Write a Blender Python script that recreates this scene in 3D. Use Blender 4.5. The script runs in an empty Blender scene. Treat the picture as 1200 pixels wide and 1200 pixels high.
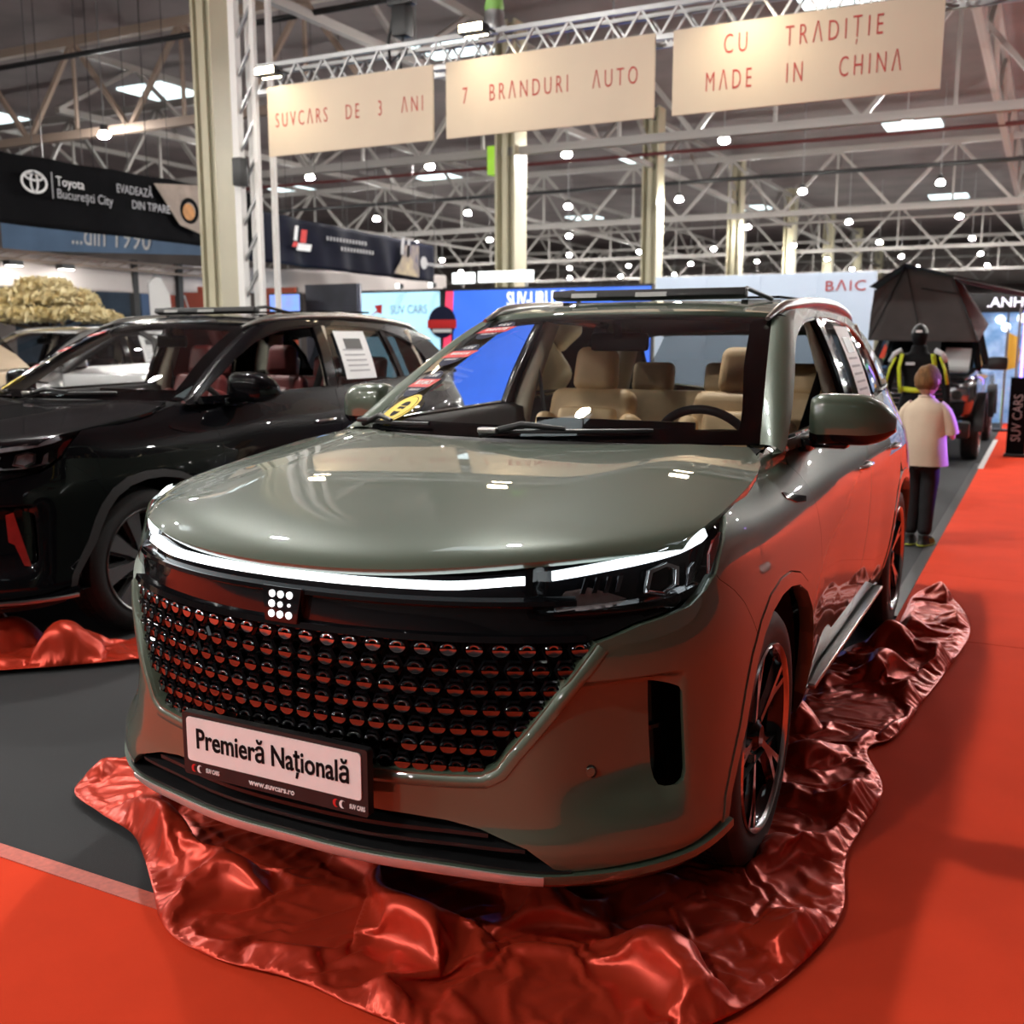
import bpy, bmesh, math, random
import numpy as np
from mathutils import Vector, Matrix
from mathutils.geometry import delaunay_2d_cdt
random.seed(7)
PI = math.pi
scn = bpy.context.scene
COL = scn.collection

# ------------------------------------------------------------------ camera, exposure, world, large lights
cam_d = bpy.data.cameras.new('camera')
cam = bpy.data.objects.new('camera', cam_d)
COL.objects.link(cam)
scn.camera = cam
CAM = Vector((1.559, -1.8455, 1.4941))
_f = Vector((math.sin(-.4734) * math.cos(-.164), math.cos(-.4734) * math.cos(-.164), math.sin(-.164)))
cam.location = CAM
cam.rotation_euler = _f.to_track_quat('-Z', 'Y').to_euler()
cam_d.sensor_fit = 'HORIZONTAL'
cam_d.sensor_width = 36.0
cam_d.lens = 36.0 * 1212.4 / 1200.0
cam_d.clip_start = .05
cam_d.clip_end = 400
cam_d.dof.use_dof = True
cam_d.dof.focus_distance = 2.75
cam_d.dof.aperture_fstop = (cam_d.lens / 1000.0) / .0085

scn.view_settings.view_transform = 'Standard'
scn.view_settings.look = 'None'
scn.view_settings.gamma = 1.0
scn.view_settings.use_curve_mapping = False
scn.view_settings.exposure = 0.18

world = bpy.data.worlds.new('hall_air')
scn.world = world
world.use_nodes = True
_bg = world.node_tree.nodes['Background']
_bg.inputs[0].default_value = (.80, .78, .80, 1)
_bg.inputs[1].default_value = .25

def area_light(name, loc, target, size, energy, color=(1, 1, 1), size_y=None, spread=PI):
    d = bpy.data.lights.new(name, 'AREA')
    d.shape = 'RECTANGLE' if size_y else 'DISK'
    d.size = size
    if size_y: d.size_y = size_y
    d.energy = energy; d.color = color; d.spread = spread
    o = bpy.data.objects.new(name, d); COL.objects.link(o)
    o.location = loc
    o.rotation_euler = (Vector(target) - Vector(loc)).to_track_quat('-Z', 'Y').to_euler()
    return o

LAMP_STRENGTH = 1330.0
# ------------------------------------------------------------------ materials
MATS = {}
def mat(name, col, rough=.5, metal=0., coat=0., coat_rough=.03, emit=None, es=1., noise=0., nscale=20., bump=0., bscale=60.,
        spec=.5, sheen=0., aniso=0., trans=0., col2=None, dist=.01, stretch=None, coat_ior=1.5):
    if name in MATS: return MATS[name]
    m = bpy.data.materials.new(name); m.use_nodes = True
    nt = m.node_tree; p = nt.nodes['Principled BSDF']
    def S(k, v):
        if k in p.inputs: p.inputs[k].default_value = v
    c = (*col, 1)
    S('Base Color', c); S('Roughness', rough); S('Metallic', metal); S('Coat Weight', coat); S('Coat Roughness', coat_rough); S('Coat IOR', coat_ior)
    S('Specular IOR Level', spec); S('Sheen Weight', sheen); S('Anisotropic', aniso); S('Transmission Weight', trans)
    if emit: S('Emission Color', (*emit, 1)); S('Emission Strength', es)
    if noise or bump:
        tc = nt.nodes.new('ShaderNodeTexCoord'); vec = tc.outputs['Object']
        if stretch:
            mp = nt.nodes.new('ShaderNodeMapping'); mp.inputs['Scale'].default_value = stretch
            nt.links.new(vec, mp.inputs[0]); vec = mp.outputs[0]
        if noise:
            n = nt.nodes.new('ShaderNodeTexNoise'); n.inputs['Scale'].default_value = nscale; n.inputs['Detail'].default_value = 4
            nt.links.new(vec, n.inputs['Vector'])
            mx = nt.nodes.new('ShaderNodeMix'); mx.data_type = 'RGBA'
            mr = nt.nodes.new('ShaderNodeMapRange'); mr.inputs[1].default_value = .3; mr.inputs[2].default_value = .7
            nt.links.new(n.outputs['Fac'], mr.inputs[0]); nt.links.new(mr.outputs[0], mx.inputs[0])
            d = col2 if col2 else tuple(max(0, x * (1 - noise)) for x in col)
            mx.inputs[6].default_value = c; mx.inputs[7].default_value = (*d, 1)
            nt.links.new(mx.outputs[2], p.inputs['Base Color'])
        if bump:
            n2 = nt.nodes.new('ShaderNodeTexNoise'); n2.inputs['Scale'].default_value = bscale; n2.inputs['Detail'].default_value = 3
            nt.links.new(vec, n2.inputs['Vector'])
            b = nt.nodes.new('ShaderNodeBump'); b.inputs['Strength'].default_value = bump; b.inputs['Distance'].default_value = dist
            nt.links.new(n2.outputs['Fac'], b.inputs['Height']); nt.links.new(b.outputs[0], p.inputs['Normal'])
    MATS[name] = m
    return m

def glass_mat(name, tint=(1, 1, 1), refl=1.0, ior=1.5, rough=0.0, blend=None):
    """clear sheet of glass: tinted see-through plus mirror reflection by Fresnel"""
    if name in MATS: return MATS[name]
    m = bpy.data.materials.new(name); m.use_nodes = True
    nt = m.node_tree; nt.nodes.clear()
    out = nt.nodes.new('ShaderNodeOutputMaterial'); mix = nt.nodes.new('ShaderNodeMixShader')
    tr = nt.nodes.new('ShaderNodeBsdfTransparent'); gl = nt.nodes.new('ShaderNodeBsdfGlossy'); fr = nt.nodes.new('ShaderNodeFresnel')
    tr.inputs[0].default_value = (*tint, 1); gl.inputs[1].default_value if False else None
    gl.inputs['Roughness'].default_value = rough; gl.inputs[0].default_value = (refl, refl, refl, 1)
    fr.inputs[0].default_value = ior
    nt.links.new(fr.outputs[0], mix.inputs[0]); nt.links.new(tr.outputs[0], mix.inputs[1]); nt.links.new(gl.outputs[0], mix.inputs[2])
    nt.links.new(mix.outputs[0], out.inputs[0])
    MATS[name] = m
    return m

# ------------------------------------------------------------------ object helpers
def link(o, parent=None):
    COL.objects.link(o)
    if parent is not None: o.parent = parent
    return o
def tag(o, label=None, cat=None, group=None, kind=None):
    if label: o['label'] = label
    if cat: o['category'] = cat
    if group: o['group'] = group
    if kind: o['kind'] = kind
    return o
def empty(name, loc=(0, 0, 0), label=None, cat=None, group=None, rz=0, parent=None):
    o = bpy.data.objects.new(name, None); o.empty_display_size = .2
    link(o, parent); o.location = loc; o.rotation_euler = (0, 0, rz)
    return tag(o, label, cat, group)
def setmat(o, m):
    """material on the object, so that copies with another paint share the mesh"""
    if not o.data.materials: o.data.materials.append(None)
    o.material_slots[0].link = 'OBJECT'; o.material_slots[0].material = m
def mesh_obj(name, V, F, m, parent=None, smooth=True, normals=None, angle=None):
    me = bpy.data.meshes.new(name)
    me.from_pydata([tuple(map(float, v)) for v in V], [], [tuple(int(i) for i in f) for f in F])
    if smooth: me.polygons.foreach_set('use_smooth', [True] * len(me.polygons))
    me.update()
    if angle is not None and smooth:
        me.set_sharp_from_angle(angle=angle)
    if normals is not None: me.normals_split_custom_set(normals)
    o = bpy.data.objects.new(name, me); link(o, parent)
    if isinstance(m, (list, tuple)):
        for k in m: me.materials.append(k)
    else: setmat(o, m)
    return o
def bm_obj(name, bm, m, parent=None, smooth=True, angle=.6):
    me = bpy.data.meshes.new(name); bmesh.ops.recalc_face_normals(bm, faces=bm.faces[:]); bm.to_mesh(me); bm.free()
    if smooth:
        me.polygons.foreach_set('use_smooth', [True] * len(me.polygons)); me.set_sharp_from_angle(angle=angle)
    o = bpy.data.objects.new(name, me); link(o, parent)
    if isinstance(m, (list, tuple)):
        for k in m: me.materials.append(k)
    else: setmat(o, m)
    return o
def inst(name, src, parent=None, loc=(0, 0, 0), rot=(0, 0, 0), scale=(1, 1, 1), m=None):
    o = bpy.data.objects.new(name, src.data if hasattr(src, 'data') else src); link(o, parent)
    o.location = loc; o.rotation_euler = rot; o.scale = scale
    if m is not None: setmat(o, m)
    return o
def kids(o): return list(o.children)
def copy_tree(o, parent=None, remap=None, skip=None):
    if skip and skip(o): return None
    c = o.copy(); COL.objects.link(c)
    if parent is not None: c.parent = parent
    if remap and o.type in ('MESH', 'FONT'):
        for i, s in enumerate(o.material_slots):
            if s.link == 'OBJECT' and s.material and s.material.name in remap: c.material_slots[i].material = remap[s.material.name]
    for ch in kids(o): copy_tree(ch, c, remap, skip)
    return c
def add_box(bm, c, s, rot=None, taper=None):
    r = bmesh.ops.create_cube(bm, size=1)
    M = Matrix.Translation(Vector(c)) @ (rot.to_4x4() if rot is not None else Matrix.Identity(4)) @ Matrix.Diagonal((*s, 1))
    for v in r['verts']: v.co = M @ v.co
    return r['verts']
def box(name, c, s, m, parent=None, bevel=0., rot=None, seg=2):
    bm = bmesh.new(); add_box(bm, c, s, rot)
    if bevel: bmesh.ops.bevel(bm, geom=bm.edges[:], offset=bevel, segments=seg, affect='EDGES', profile=.6)
    return bm_obj(name, bm, m, parent, smooth=bool(bevel))
def tube_geo(path, r, n=10, closed=False, cap=True, up=(0, 0, 1), sx=1., sy=1.):
    P = [Vector(p) for p in path]; V = []; F = []
    N = len(P); rr = r if isinstance(r, (list, tuple)) else [r] * N
    prev = None
    for i in range(N):
        a = P[(i - 1) % N] if (closed or i > 0) else P[i]; b = P[(i + 1) % N] if (closed or i < N - 1) else P[i]
        t = (b - a).normalized()
        if prev is None:
            u = Vector(up) - t * t.dot(Vector(up))
            if u.length < 1e-3: u = Vector((1, 0, 0)) - t * t.x
        else: u = prev - t * t.dot(prev)
        u.normalize(); prev = u; w = t.cross(u)
        for k in range(n):
            a_ = 2 * PI * k / n
            V.append(P[i] + u * (math.cos(a_) * rr[i] * sy) + w * (math.sin(a_) * rr[i] * sx))
    M = N if closed else N - 1
    for i in range(M):
        for k in range(n):
            j = (i + 1) % N
            F.append((i * n + k, i * n + (k + 1) % n, j * n + (k + 1) % n, j * n + k))
    if cap and not closed:
        F.append(tuple(range(n - 1, -1, -1))); F.append(tuple((N - 1) * n + k for k in range(n)))
    return V, F
def tube(name, path, r, m, parent=None, n=10, **kw):
    V, F = tube_geo(path, r, n, **kw)
    return mesh_obj(name, V, F, m, parent, angle=.9)
def lathe_geo(prof, n=32, axis='z', closed=False):
    """prof: (radius, height) pairs"""
    V = []; F = []
    k = len(prof)
    for i in range(n):
        a = 2 * PI * i / n
        for r, h in prof:
            if axis == 'z': V.append((r * math.cos(a), r * math.sin(a), h))
            else: V.append((h, r * math.cos(a), r * math.sin(a)))
    for i in range(n):
        j = (i + 1) % n
        for q in range(k - 1 + (1 if closed else 0)):
            q2 = (q + 1) % k
            F.append((i * k + q, j * k + q, j * k + q2, i * k + q2))
    return V, F
def lathe(name, prof, m, parent=None, n=32, axis='z', loc=(0, 0, 0), angle=.6, closed=False):
    V, F = lathe_geo(prof, n, axis, closed)
    o = mesh_obj(name, V, F, m, parent, angle=angle); o.location = loc
    bm = bmesh.new(); bm.from_mesh(o.data); bmesh.ops.remove_doubles(bm, verts=bm.verts[:], dist=1e-5); bmesh.ops.recalc_face_normals(bm, faces=bm.faces[:]); bm.to_mesh(o.data); bm.free()
    return o
def rail(name, src_box, a, b, w, h, m, parent=None):
    """a straight bar from a to b that shares one unit-box mesh"""
    a = Vector(a); b = Vector(b); d = b - a
    o = bpy.data.objects.new(name, src_box); link(o, parent)
    o.location = (a + b) / 2; o.rotation_euler = d.to_track_quat('X', 'Z').to_euler(); o.scale = (d.length, w, h)
    setmat(o, m)
    return o
def unit_mesh(name, bmf):
    bm = bmesh.new(); bmf(bm); me = bpy.data.meshes.new(name); bm.to_mesh(me); bm.free(); me.materials.append(None); return me
UBOX = unit_mesh('bar', lambda bm: bmesh.ops.create_cube(bm, size=1))
def text(name, body, size, m, parent=None, loc=(0, 0, 0), rot=(PI / 2, 0, 0), ext=.0015, sx=1., align='CENTER', spacing=1., offset=0., width=None):
    cu = bpy.data.curves.new(name, 'FONT'); cu.body = body; cu.size = size; cu.extrude = ext; cu.align_x = align; cu.align_y = 'CENTER'
    cu.space_character = spacing; cu.resolution_u = 3; cu.offset = offset
    t = bpy.data.objects.new(name, cu); COL.objects.link(t)
    dg = bpy.context.evaluated_depsgraph_get(); me = bpy.data.meshes.new_from_object(t.evaluated_get(dg))
    bpy.data.objects.remove(t); bpy.data.curves.remove(cu)
    o = bpy.data.objects.new(name, me); link(o, parent); o.location = loc; o.rotation_euler = rot; o.scale = (sx, 1, 1)
    if width:
        xs = [v.co.x for v in me.vertices]; o.scale = (width / (max(xs) - min(xs)), 1, 1)
    me.materials.clear(); setmat(o, m)
    return o
def flat_poly(name, pts, m, parent=None, y0=0., th=.004, loc=(0, 0, 0), rot=(0, 0, 0)):
    """thin plate: outline in x,z, thickness along y"""
    n = len(pts)
    V = [(p[0], y0, p[1]) for p in pts] + [(p[0], y0 + th, p[1]) for p in pts]
    F = [tuple(range(n)), tuple(range(2 * n - 1, n - 1, -1))] + [(i, i + n, (i + 1) % n + n, (i + 1) % n) for i in range(n)]
    o = mesh_obj(name, V, F, m, parent, smooth=False); o.location = loc; o.rotation_euler = rot
    bm = bmesh.new(); bm.from_mesh(o.data); bmesh.ops.recalc_face_normals(bm, faces=bm.faces[:]); bm.to_mesh(o.data); bm.free()
    return o
def ellipse(cx, cz, rx, rz, n=24, a0=0): return [(cx + rx * math.cos(a0 + 2 * PI * i / n), cz + rz * math.sin(a0 + 2 * PI * i / n)) for i in range(n)]

# ------------------------------------------------------------------ trimmed surface panels
def dens(pts, step, closed=True, smooth=False):
    pts = [np.array(p[:2], float) for p in pts]; out = []
    n = len(pts)
    for i in range(n if closed else n - 1):
        a, b = pts[i], pts[(i + 1) % n]; L = np.hypot(*(b - a)); k = max(1, int(math.ceil(L / step)))
        for j in range(k): out.append(a + (b - a) * j / k)
    if not closed: out.append(pts[-1])
    return out
def smooth_poly(pts, sub=6):
    """Catmull-Rom through the points; a third entry 1 on a point marks a corner"""
    n = len(pts); out = []
    P = [np.array(p[:2], float) for p in pts]; c = [len(p) > 2 and p[2] for p in pts]
    for i in range(n):
        p1, p2 = P[i], P[(i + 1) % n]
        p0 = P[i - 1] if not c[i] else 2 * p1 - p2
        p3 = P[(i + 2) % n] if not c[(i + 1) % n] else 2 * p2 - p1
        if c[i] and c[(i + 1) % n]:
            out.append(p1); continue
        for k in range(sub):
            t = k / sub
            out.append(.5 * ((2 * p1) + (-p0 + p2) * t + (2 * p0 - 5 * p1 + 4 * p2 - p3) * t * t + (-p0 + 3 * p1 - 3 * p2 + p3) * t ** 3))
    return out
def inside(poly, pts):
    poly = np.array(poly); x, y = pts[:, 0], pts[:, 1]; r = np.zeros(len(pts), bool)
    x0, y0 = poly[:, 0], poly[:, 1]; x1, y1 = np.roll(x0, -1), np.roll(y0, -1)
    for a, b, c, d in zip(x0, y0, x1, y1):
        if b == d: continue
        k = (b > y) != (d > y)
        r ^= k & (x < (c - a) * (y - b) / (d - b) + a)
    return r
def edge_dist(poly, pts):
    poly = np.array(poly); a = poly; b = np.roll(poly, -1, 0); out = np.full(len(pts), 1e9)
    for p, q in zip(a, b):
        d = q - p; L = d @ d + 1e-12; t = np.clip(((pts - p) @ d) / L, 0, 1)
        out = np.minimum(out, np.hypot(*(pts - p - t[:, None] * d).T))
    return out
def panel(name, outline, fn, step, m, parent=None, flange=.012, sign=1, holes=(), mirror=False, eps=2e-3, offset=0., maxseg=None, both=False):
    """cut a sheet out of the surface fn(a, b): clean trimmed edge, edge turned inwards by `flange`, true surface normals"""
    ms = maxseg or step
    loops = [dens(outline, ms)] + [dens(h, ms) for h in holes]
    V2 = []; faces = []
    for lp in loops:
        s = len(V2); V2 += [tuple(p) for p in lp]; faces.append(list(range(s, len(V2))))
    O = np.array(loops[0]); lo, hi = O.min(0), O.max(0)
    gx, gy = np.meshgrid(np.arange(lo[0], hi[0], step), np.arange(lo[1], hi[1], step * .87), indexing='ij')
    gx = gx + (np.arange(gx.shape[1]) % 2)[None, :] * step / 2
    G = np.stack([gx.ravel(), gy.ravel()], 1)
    G = G[inside(loops[0], G)]
    if len(G): G = G[edge_dist(loops[0], G) > step * .45]
    for h in loops[1:]:
        if len(G): G = G[~inside(h, G)]
        if len(G): G = G[edge_dist(h, G) > step * .45]
    allv = V2 + [tuple(g) for g in G]
    edges = []
    for f in faces: edges += [(f[i], f[(i + 1) % len(f)]) for i in range(len(f))]
    r = delaunay_2d_cdt([Vector(v) for v in allv], edges, [faces[0]] if not holes else [], 1 if not holes else 0, 1e-6)
    vs = np.array([(v.x, v.y) for v in r[0]]); fs = [tuple(f) for f in r[2]]
    if holes:
        cen = np.array([vs[list(f)].mean(0) for f in fs])
        k = inside(loops[0], cen)
        for h in loops[1:]: k &= ~inside(h, cen)
        fs = [f for f, q in zip(fs, k) if q]
    a, b = vs[:, 0], vs[:, 1]
    P = fn(a, b); du = fn(a + eps, b) - fn(a - eps, b); dv = fn(a, b + eps) - fn(a, b - eps)
    N = np.cross(du, dv) * sign; N /= np.linalg.norm(N, axis=1)[:, None] + 1e-12
    if offset: P = P + N * offset
    # orient
    F = []
    for f in fs:
        g = np.cross(P[f[1]] - P[f[0]], P[f[2]] - P[f[0]])
        F.append(f if g @ N[f[0]] >= 0 else f[::-1])
    cnt = {}
    for f in F:
        for i in range(len(f)):
            e = (f[i], f[(i + 1) % len(f)]); cnt[e] = 1
    bnd = [e for e in cnt if (e[1], e[0]) not in cnt]
    V = list(P); LN = []
    for f in F: LN += [N[i] for i in f]
    if flange:
        mp = {}
        for i, j in bnd:
            for q in (i, j):
                if q not in mp: mp[q] = len(V); V.append(P[q] - N[q] * flange)
        for i, j in bnd:
            q = (j, i, mp[i], mp[j]); F.append(q)
            g = np.cross(V[q[1]] - V[q[0]], V[q[2]] - V[q[0]]); g = g / (np.linalg.norm(g) + 1e-12)
            e1 = N[i] * .5 + g; e2 = N[j] * .5 + g
            LN += [e2 / np.linalg.norm(e2), e1 / np.linalg.norm(e1), g, g]
    V = np.array(V); LN = np.array(LN)
    o = mesh_obj(name, V, F, m, parent, normals=LN.tolist())
    if mirror:
        V3 = V * np.array([-1, 1, 1]); F3 = [tuple(reversed(f)) for f in F]; L3 = []; k = 0
        for f in F:
            L3 += [LN[k + i] * np.array([-1, 1, 1]) for i in range(len(f) - 1, -1, -1)]; k += len(f)
        o2 = mesh_obj(name, V3, F3, m, parent, normals=[tuple(x) for x in L3])
        return o, o2
    return o
# ------------------------------------------------------------------ the hall: floor, carpets, roof, columns, trusses, lamps
paint_sage = mat('paint_sage', (.074, .107, .072), rough=.42, metal=.22, coat=1.0, coat_rough=.012, noise=.10, nscale=900, coat_ior=1.72)
gloss_black = mat('gloss_black', (.005, .005, .006), rough=.10, spec=.3, coat=.4, coat_rough=.02, noise=.3, nscale=8)
satin_black = mat('satin_black', (.012, .012, .013), rough=.45, noise=.3, nscale=30)
dark_void = mat('dark_void', (.004, .004, .004), rough=.9, noise=.2, nscale=10)
chrome = mat('chrome', (.75, .75, .76), rough=.10, metal=1., noise=.05, nscale=20)
lip_silver = mat('lip_silver', (.80, .78, .76), rough=.34, metal=.7, noise=.05, nscale=40)
brushed = mat('brushed_silver', (.38, .36, .35), rough=.28, metal=1., noise=.08, nscale=40)
led_white = mat('led_white', (1, 1, 1), rough=.4, emit=(.86, .97, 1.0), es=2.2, noise=.02, nscale=30)
led_dot = mat('led_dot', (1, 1, 1), rough=.4, emit=(.9, .97, 1.0), es=1.1, noise=.02, nscale=30)
tyre_mat = mat('tyre_rubber', (.014, .014, .015), rough=.62, noise=.35, nscale=40, bump=.3, bscale=160, dist=.002)
tan = mat('tan_leather', (.72, .50, .27), rough=.55, noise=.15, nscale=14, bump=.15, bscale=220, dist=.002)
beige_trim = mat('beige_trim', (.60, .54, .43), rough=.7, noise=.08, nscale=20)
dash_mat = mat('dash_black', (.02, .02, .021), rough=.6, noise=.3, nscale=20, bump=.2, bscale=300, dist=.001)
clear_glass = glass_mat('clear_glass', (.95, .97, .96), 1.0, 1.45)
dark_glass = glass_mat('dark_glass', (.33, .36, .37), 1.0, 1.5)
lens_glass = glass_mat('lens_glass', (.80, .80, .82), 1.0, 1.38)
red_lens = mat('red_lens', (.30, .015, .012), rough=.12, coat=1., noise=.2, nscale=30)
white_print = mat('white_print', (.80, .80, .80), rough=.5, noise=.03, nscale=30)
plate_white = mat('plate_white', (.84, .80, .79), rough=.45, noise=.04, nscale=25)
print_black = mat('print_black', (.005, .005, .006), spec=.1, rough=.6, noise=.1, nscale=25)
print_red = mat('print_red', (.62, .02, .02), rough=.5, noise=.1, nscale=25)
sticker_yellow = mat('sticker_yellow', (.85, .60, .03), rough=.5, noise=.06, nscale=30)

tray_mat = mat('lamp_tray', (.28, .20, .18), rough=.25, metal=.5, noise=.2, nscale=60)
chrome_dark = mat('dark_chrome', (.34, .34, .36), rough=.10, metal=1., noise=.1, nscale=30)
blade_mat = mat('grille_blade', (.15, .145, .145), rough=.07, metal=1., noise=.05, nscale=30)
rim_face = mat('machined_alloy', (.62, .60, .60), rough=.18, metal=1., noise=.08, nscale=60)
deflector = mat('deflector_black', (.02, .02, .02), rough=.5, noise=.2, nscale=40)
print_navy = mat('print_navy', (.012, .015, .04), spec=.15, rough=.6, noise=.1, nscale=30)
floor_mat = mat('grey_floor_carpet', (.027, .028, .030), rough=.9, noise=.35, nscale=240, bump=.4, bscale=400, dist=.003)
red_carpet_mat = mat('red_carpet', (.74, .054, .016), rough=.95, noise=.10, nscale=3, bump=.35, bscale=500, dist=.002, spec=.15)
tape_mat = mat('carpet_tape', (.62, .11, .07), rough=.5, noise=.25, nscale=60)
steel_cream = mat('cream_steel', (.54, .50, .35), rough=.45, noise=.10, nscale=2, bump=.05, bscale=30)
steel_grey = mat('grey_steel', (.34, .32, .30), rough=.5, noise=.15, nscale=2)
steel_warm = mat('warm_steel', (.32, .24, .19), rough=.5, noise=.15, nscale=2)
roof_sheet = mat('roof_sheet', (.19, .145, .145), rough=.7, noise=.35, nscale=.6)
purlin_mat = mat('purlin', (.36, .28, .27), rough=.6, noise=.2, nscale=1.5)
hood_glow = mat('added_hood_glow', (.8, .8, .8), rough=.4, emit=(1, .97, .94), es=30, noise=.05)  # glow added to the hoods so they light roof and trusses
alu = mat('aluminium', (.36, .36, .36), rough=.35, metal=.8, noise=.12, nscale=20)
black_cloth = mat('black_cloth', (.005, .005, .006), rough=.9, noise=.3, nscale=6, spec=.1)
lamp_glow = mat('lamp_glow', (1, 1, .96), rough=.4, emit=(1, .97, .92), es=LAMP_STRENGTH)
flood_glow = mat('flood_glow', (1, .9, .7), rough=.4, emit=(1, .80, .52), es=60)
sky_glow = mat('skylight_glow', (.9, 1, 1), rough=.4, emit=(.80, .97, 1), es=1.6, noise=.15, nscale=2)
sign_mat = mat('sign_cloth', (.66, .55, .42), rough=.75, noise=.05, nscale=2)
sign_red = mat('sign_red', (.44, .030, .022), rough=.6, noise=.1, nscale=20)

f = box('floor', (-12, 30, -.1), (80, 110, .2), floor_mat); f['kind'] = 'structure'
def carpet(x0, x1, y0, y1, label, h=.012):
    o = box('red_carpet', ((x0 + x1) / 2, (y0 + y1) / 2, h / 2), (x1 - x0, y1 - y0, h), red_carpet_mat)
    return tag(o, label, 'carpet', 'red carpet lengths')
carpet(-12, .93, -6, .02, 'red carpet length along the front of the grey-green car, left of the cloth')
carpet(.934, 9, -6, 3.63, 'red carpet length beside the front wheel of the grey-green car', .0118)
carpet(.934, 9, 3.636, 5.2, 'red carpet length beside the rear wheel of the grey-green car', .0122)
carpet(.934, 9, 5.206, 38, 'long red carpet length running back past the standing child', .0118)
tp = box('carpet_tape', (-5.9, .0, .0135), (11.4, .055, .002), tape_mat); tag(tp, 'pale adhesive tape along the red carpet edge on the left', 'tape')
e = box('trim_1', (.895, 8.0, .004), (.07, 8.0, .008), satin_black); e['kind'] = 'structure'
white_paint = mat("white_paint", (.75, .74, .72), rough=.5, noise=.05, nscale=10)
e = box("trim_2", (.95, 13.4, .014), (.06, 4.0, .006), white_paint); e["kind"] = "structure"

ce = box('ceiling', (-12, 30, 8.35), (80, 110, .1), roof_sheet); ce['kind'] = 'structure'
for k in range(56):
    x = 14 - 1.25 * k
    rail('purlin', UBOX, (x + 12, -55, -.17), (x + 12, 55, -.17), .16, .24, purlin_mat, ce)
for k in range(11):
    y = -14 + 8.3 * k
    rail('cross_beam', UBOX, (-40, y - 30, -.42), (40, y - 30, -.42), .18, .30, purlin_mat, ce)
for kid in ce.children: kid.matrix_parent_inverse.identity()
hall_wall = mat('hall_wall', (.26, .22, .21), rough=.8, noise=.25, nscale=.4)
for nm, c, s in (('wall_left', (-52.2, 30, 4.2), (.4, 110, 8.4)), ('wall_right', (28.2, 30, 4.2), (.4, 110, 8.4)), ('wall_far', (-12, 85.2, 4.2), (80, .4, 8.4)), ('wall_behind', (-12, -25.2, 4.2), (80, .4, 8.4))):
    o = box(nm, c, s, hall_wall); o['kind'] = 'structure'
n = 0
for (x, y) in ((-28.0, 20.6), (-20.7, 20.4), (-11.4, 20.3), (-2.6, 20.5), (-29.5, 37), (-21.8, 37), (-12.5, 36.6), (-2.8, 34.6), (-3.2, 53), (-12.6, 53), (-22, 53), (6, 20.5), (6, 35), (-20, 4), (-11.4, 4), (-2.6, 4), (6, 4), (-11.4, -10), (-2.6, -10), (6, -10)):
    n += 1
    w = box('window_%d' % n, (x, y, 8.26), (1.7, 1.5, .06), sky_glow); w['kind'] = 'structure'
    for k in range(5): rail('glazing_bar', UBOX, (-.85, -.6 + .3 * k, -.04), (.85, -.6 + .3 * k, -.04), .03, .03, steel_grey, w)
# columns of the left row: rolled H sections
for k in range(8):
    y = 9.9 + 9.2 * k; w = .38 if k == 0 else .58; hx = .155 if k == 0 else .22
    bm = bmesh.new()
    add_box(bm, (-hx, 0, 4.1), (.045, w, 8.2)); add_box(bm, (hx, 0, 4.1), (.045, w, 8.2)); add_box(bm, (0, .0, 4.1), (2 * hx - .05, .05, 8.2))
    add_box(bm, (.0, -w / 2 + .01, 4.1), (.12, .03, 8.2)); add_box(bm, (0, 0, .03), (.8, .9, .06))
    c = bm_obj('column', bm, steel_cream, smooth=False); c.location = (-9.2, y, 0); c['kind'] = 'structure'
def truss(label, a, b, zb, zt, step, m, group, posts=True, ch=.17, web=.09, name='roof_truss'):
    a = Vector((*a, 0)); b = Vector((*b, 0)); L = (b - a).length; d = (b - a) / L
    r = empty(name, (a.x, a.y, zb), label, 'truss', group)
    N = max(2, int(round(L / step))); H = zt - zb; st = L / N
    p = lambda s, z: (d.x * s, d.y * s, z)
    rail('bottom_chord', UBOX, p(0, 0), p(L, 0), ch, ch, m, r); rail('top_chord', UBOX, p(0, H), p(L, H), ch, ch, m, r)
    for i in range(N):
        s = i * st
        rail('web_bar', UBOX, p(s, 0), p(s + st / 2, H), web, web, m, r); rail('web_bar', UBOX, p(s + st / 2, H), p(s + st, 0), web, web, m, r)
        if posts: rail('post', UBOX, p(s + st / 2, 0), p(s + st / 2, H), web * .7, web * .7, m, r)
    return r
GT = 'steel roof trusses'
truss('warm-toned lattice roof truss at upper left, nearest of the cross trusses', (-34, 14.5), (-9.6, 14.5), 5.83, 7.70, 3.1, steel_warm, GT)
truss('pale lattice roof truss just behind the hanging signs', (-34, 19.1), (11, 19.1), 5.56, 7.5, 3.3, steel_grey, GT)
for k, (y, lab) in enumerate(((33, 'pale lattice roof truss crossing above the second and third columns'), (48, 'distant lattice roof truss, third one behind the hanging signs'), (64, 'far lattice roof truss, fourth one behind the hanging signs'), (80, 'farthest lattice roof truss, at the end of the hall'))):
    truss(lab, (-44, y), (14, y), 5.55, 7.4, 3.4, steel_grey, GT)
for x, y0, lab in ((-9.2, 10.4, 'long roof truss running over the row of columns'), (0.2, 14, 'long roof truss running back over the roof tent'), (-18.4, 15, 'long roof truss beyond the black banners'), (-27.6, 20, 'long roof truss far out on the left')):
    truss(lab, (x, y0), (x, 84), 6.55, 7.9, 4.6, steel_grey, GT, posts=False, ch=.14, web=.085)
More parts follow.
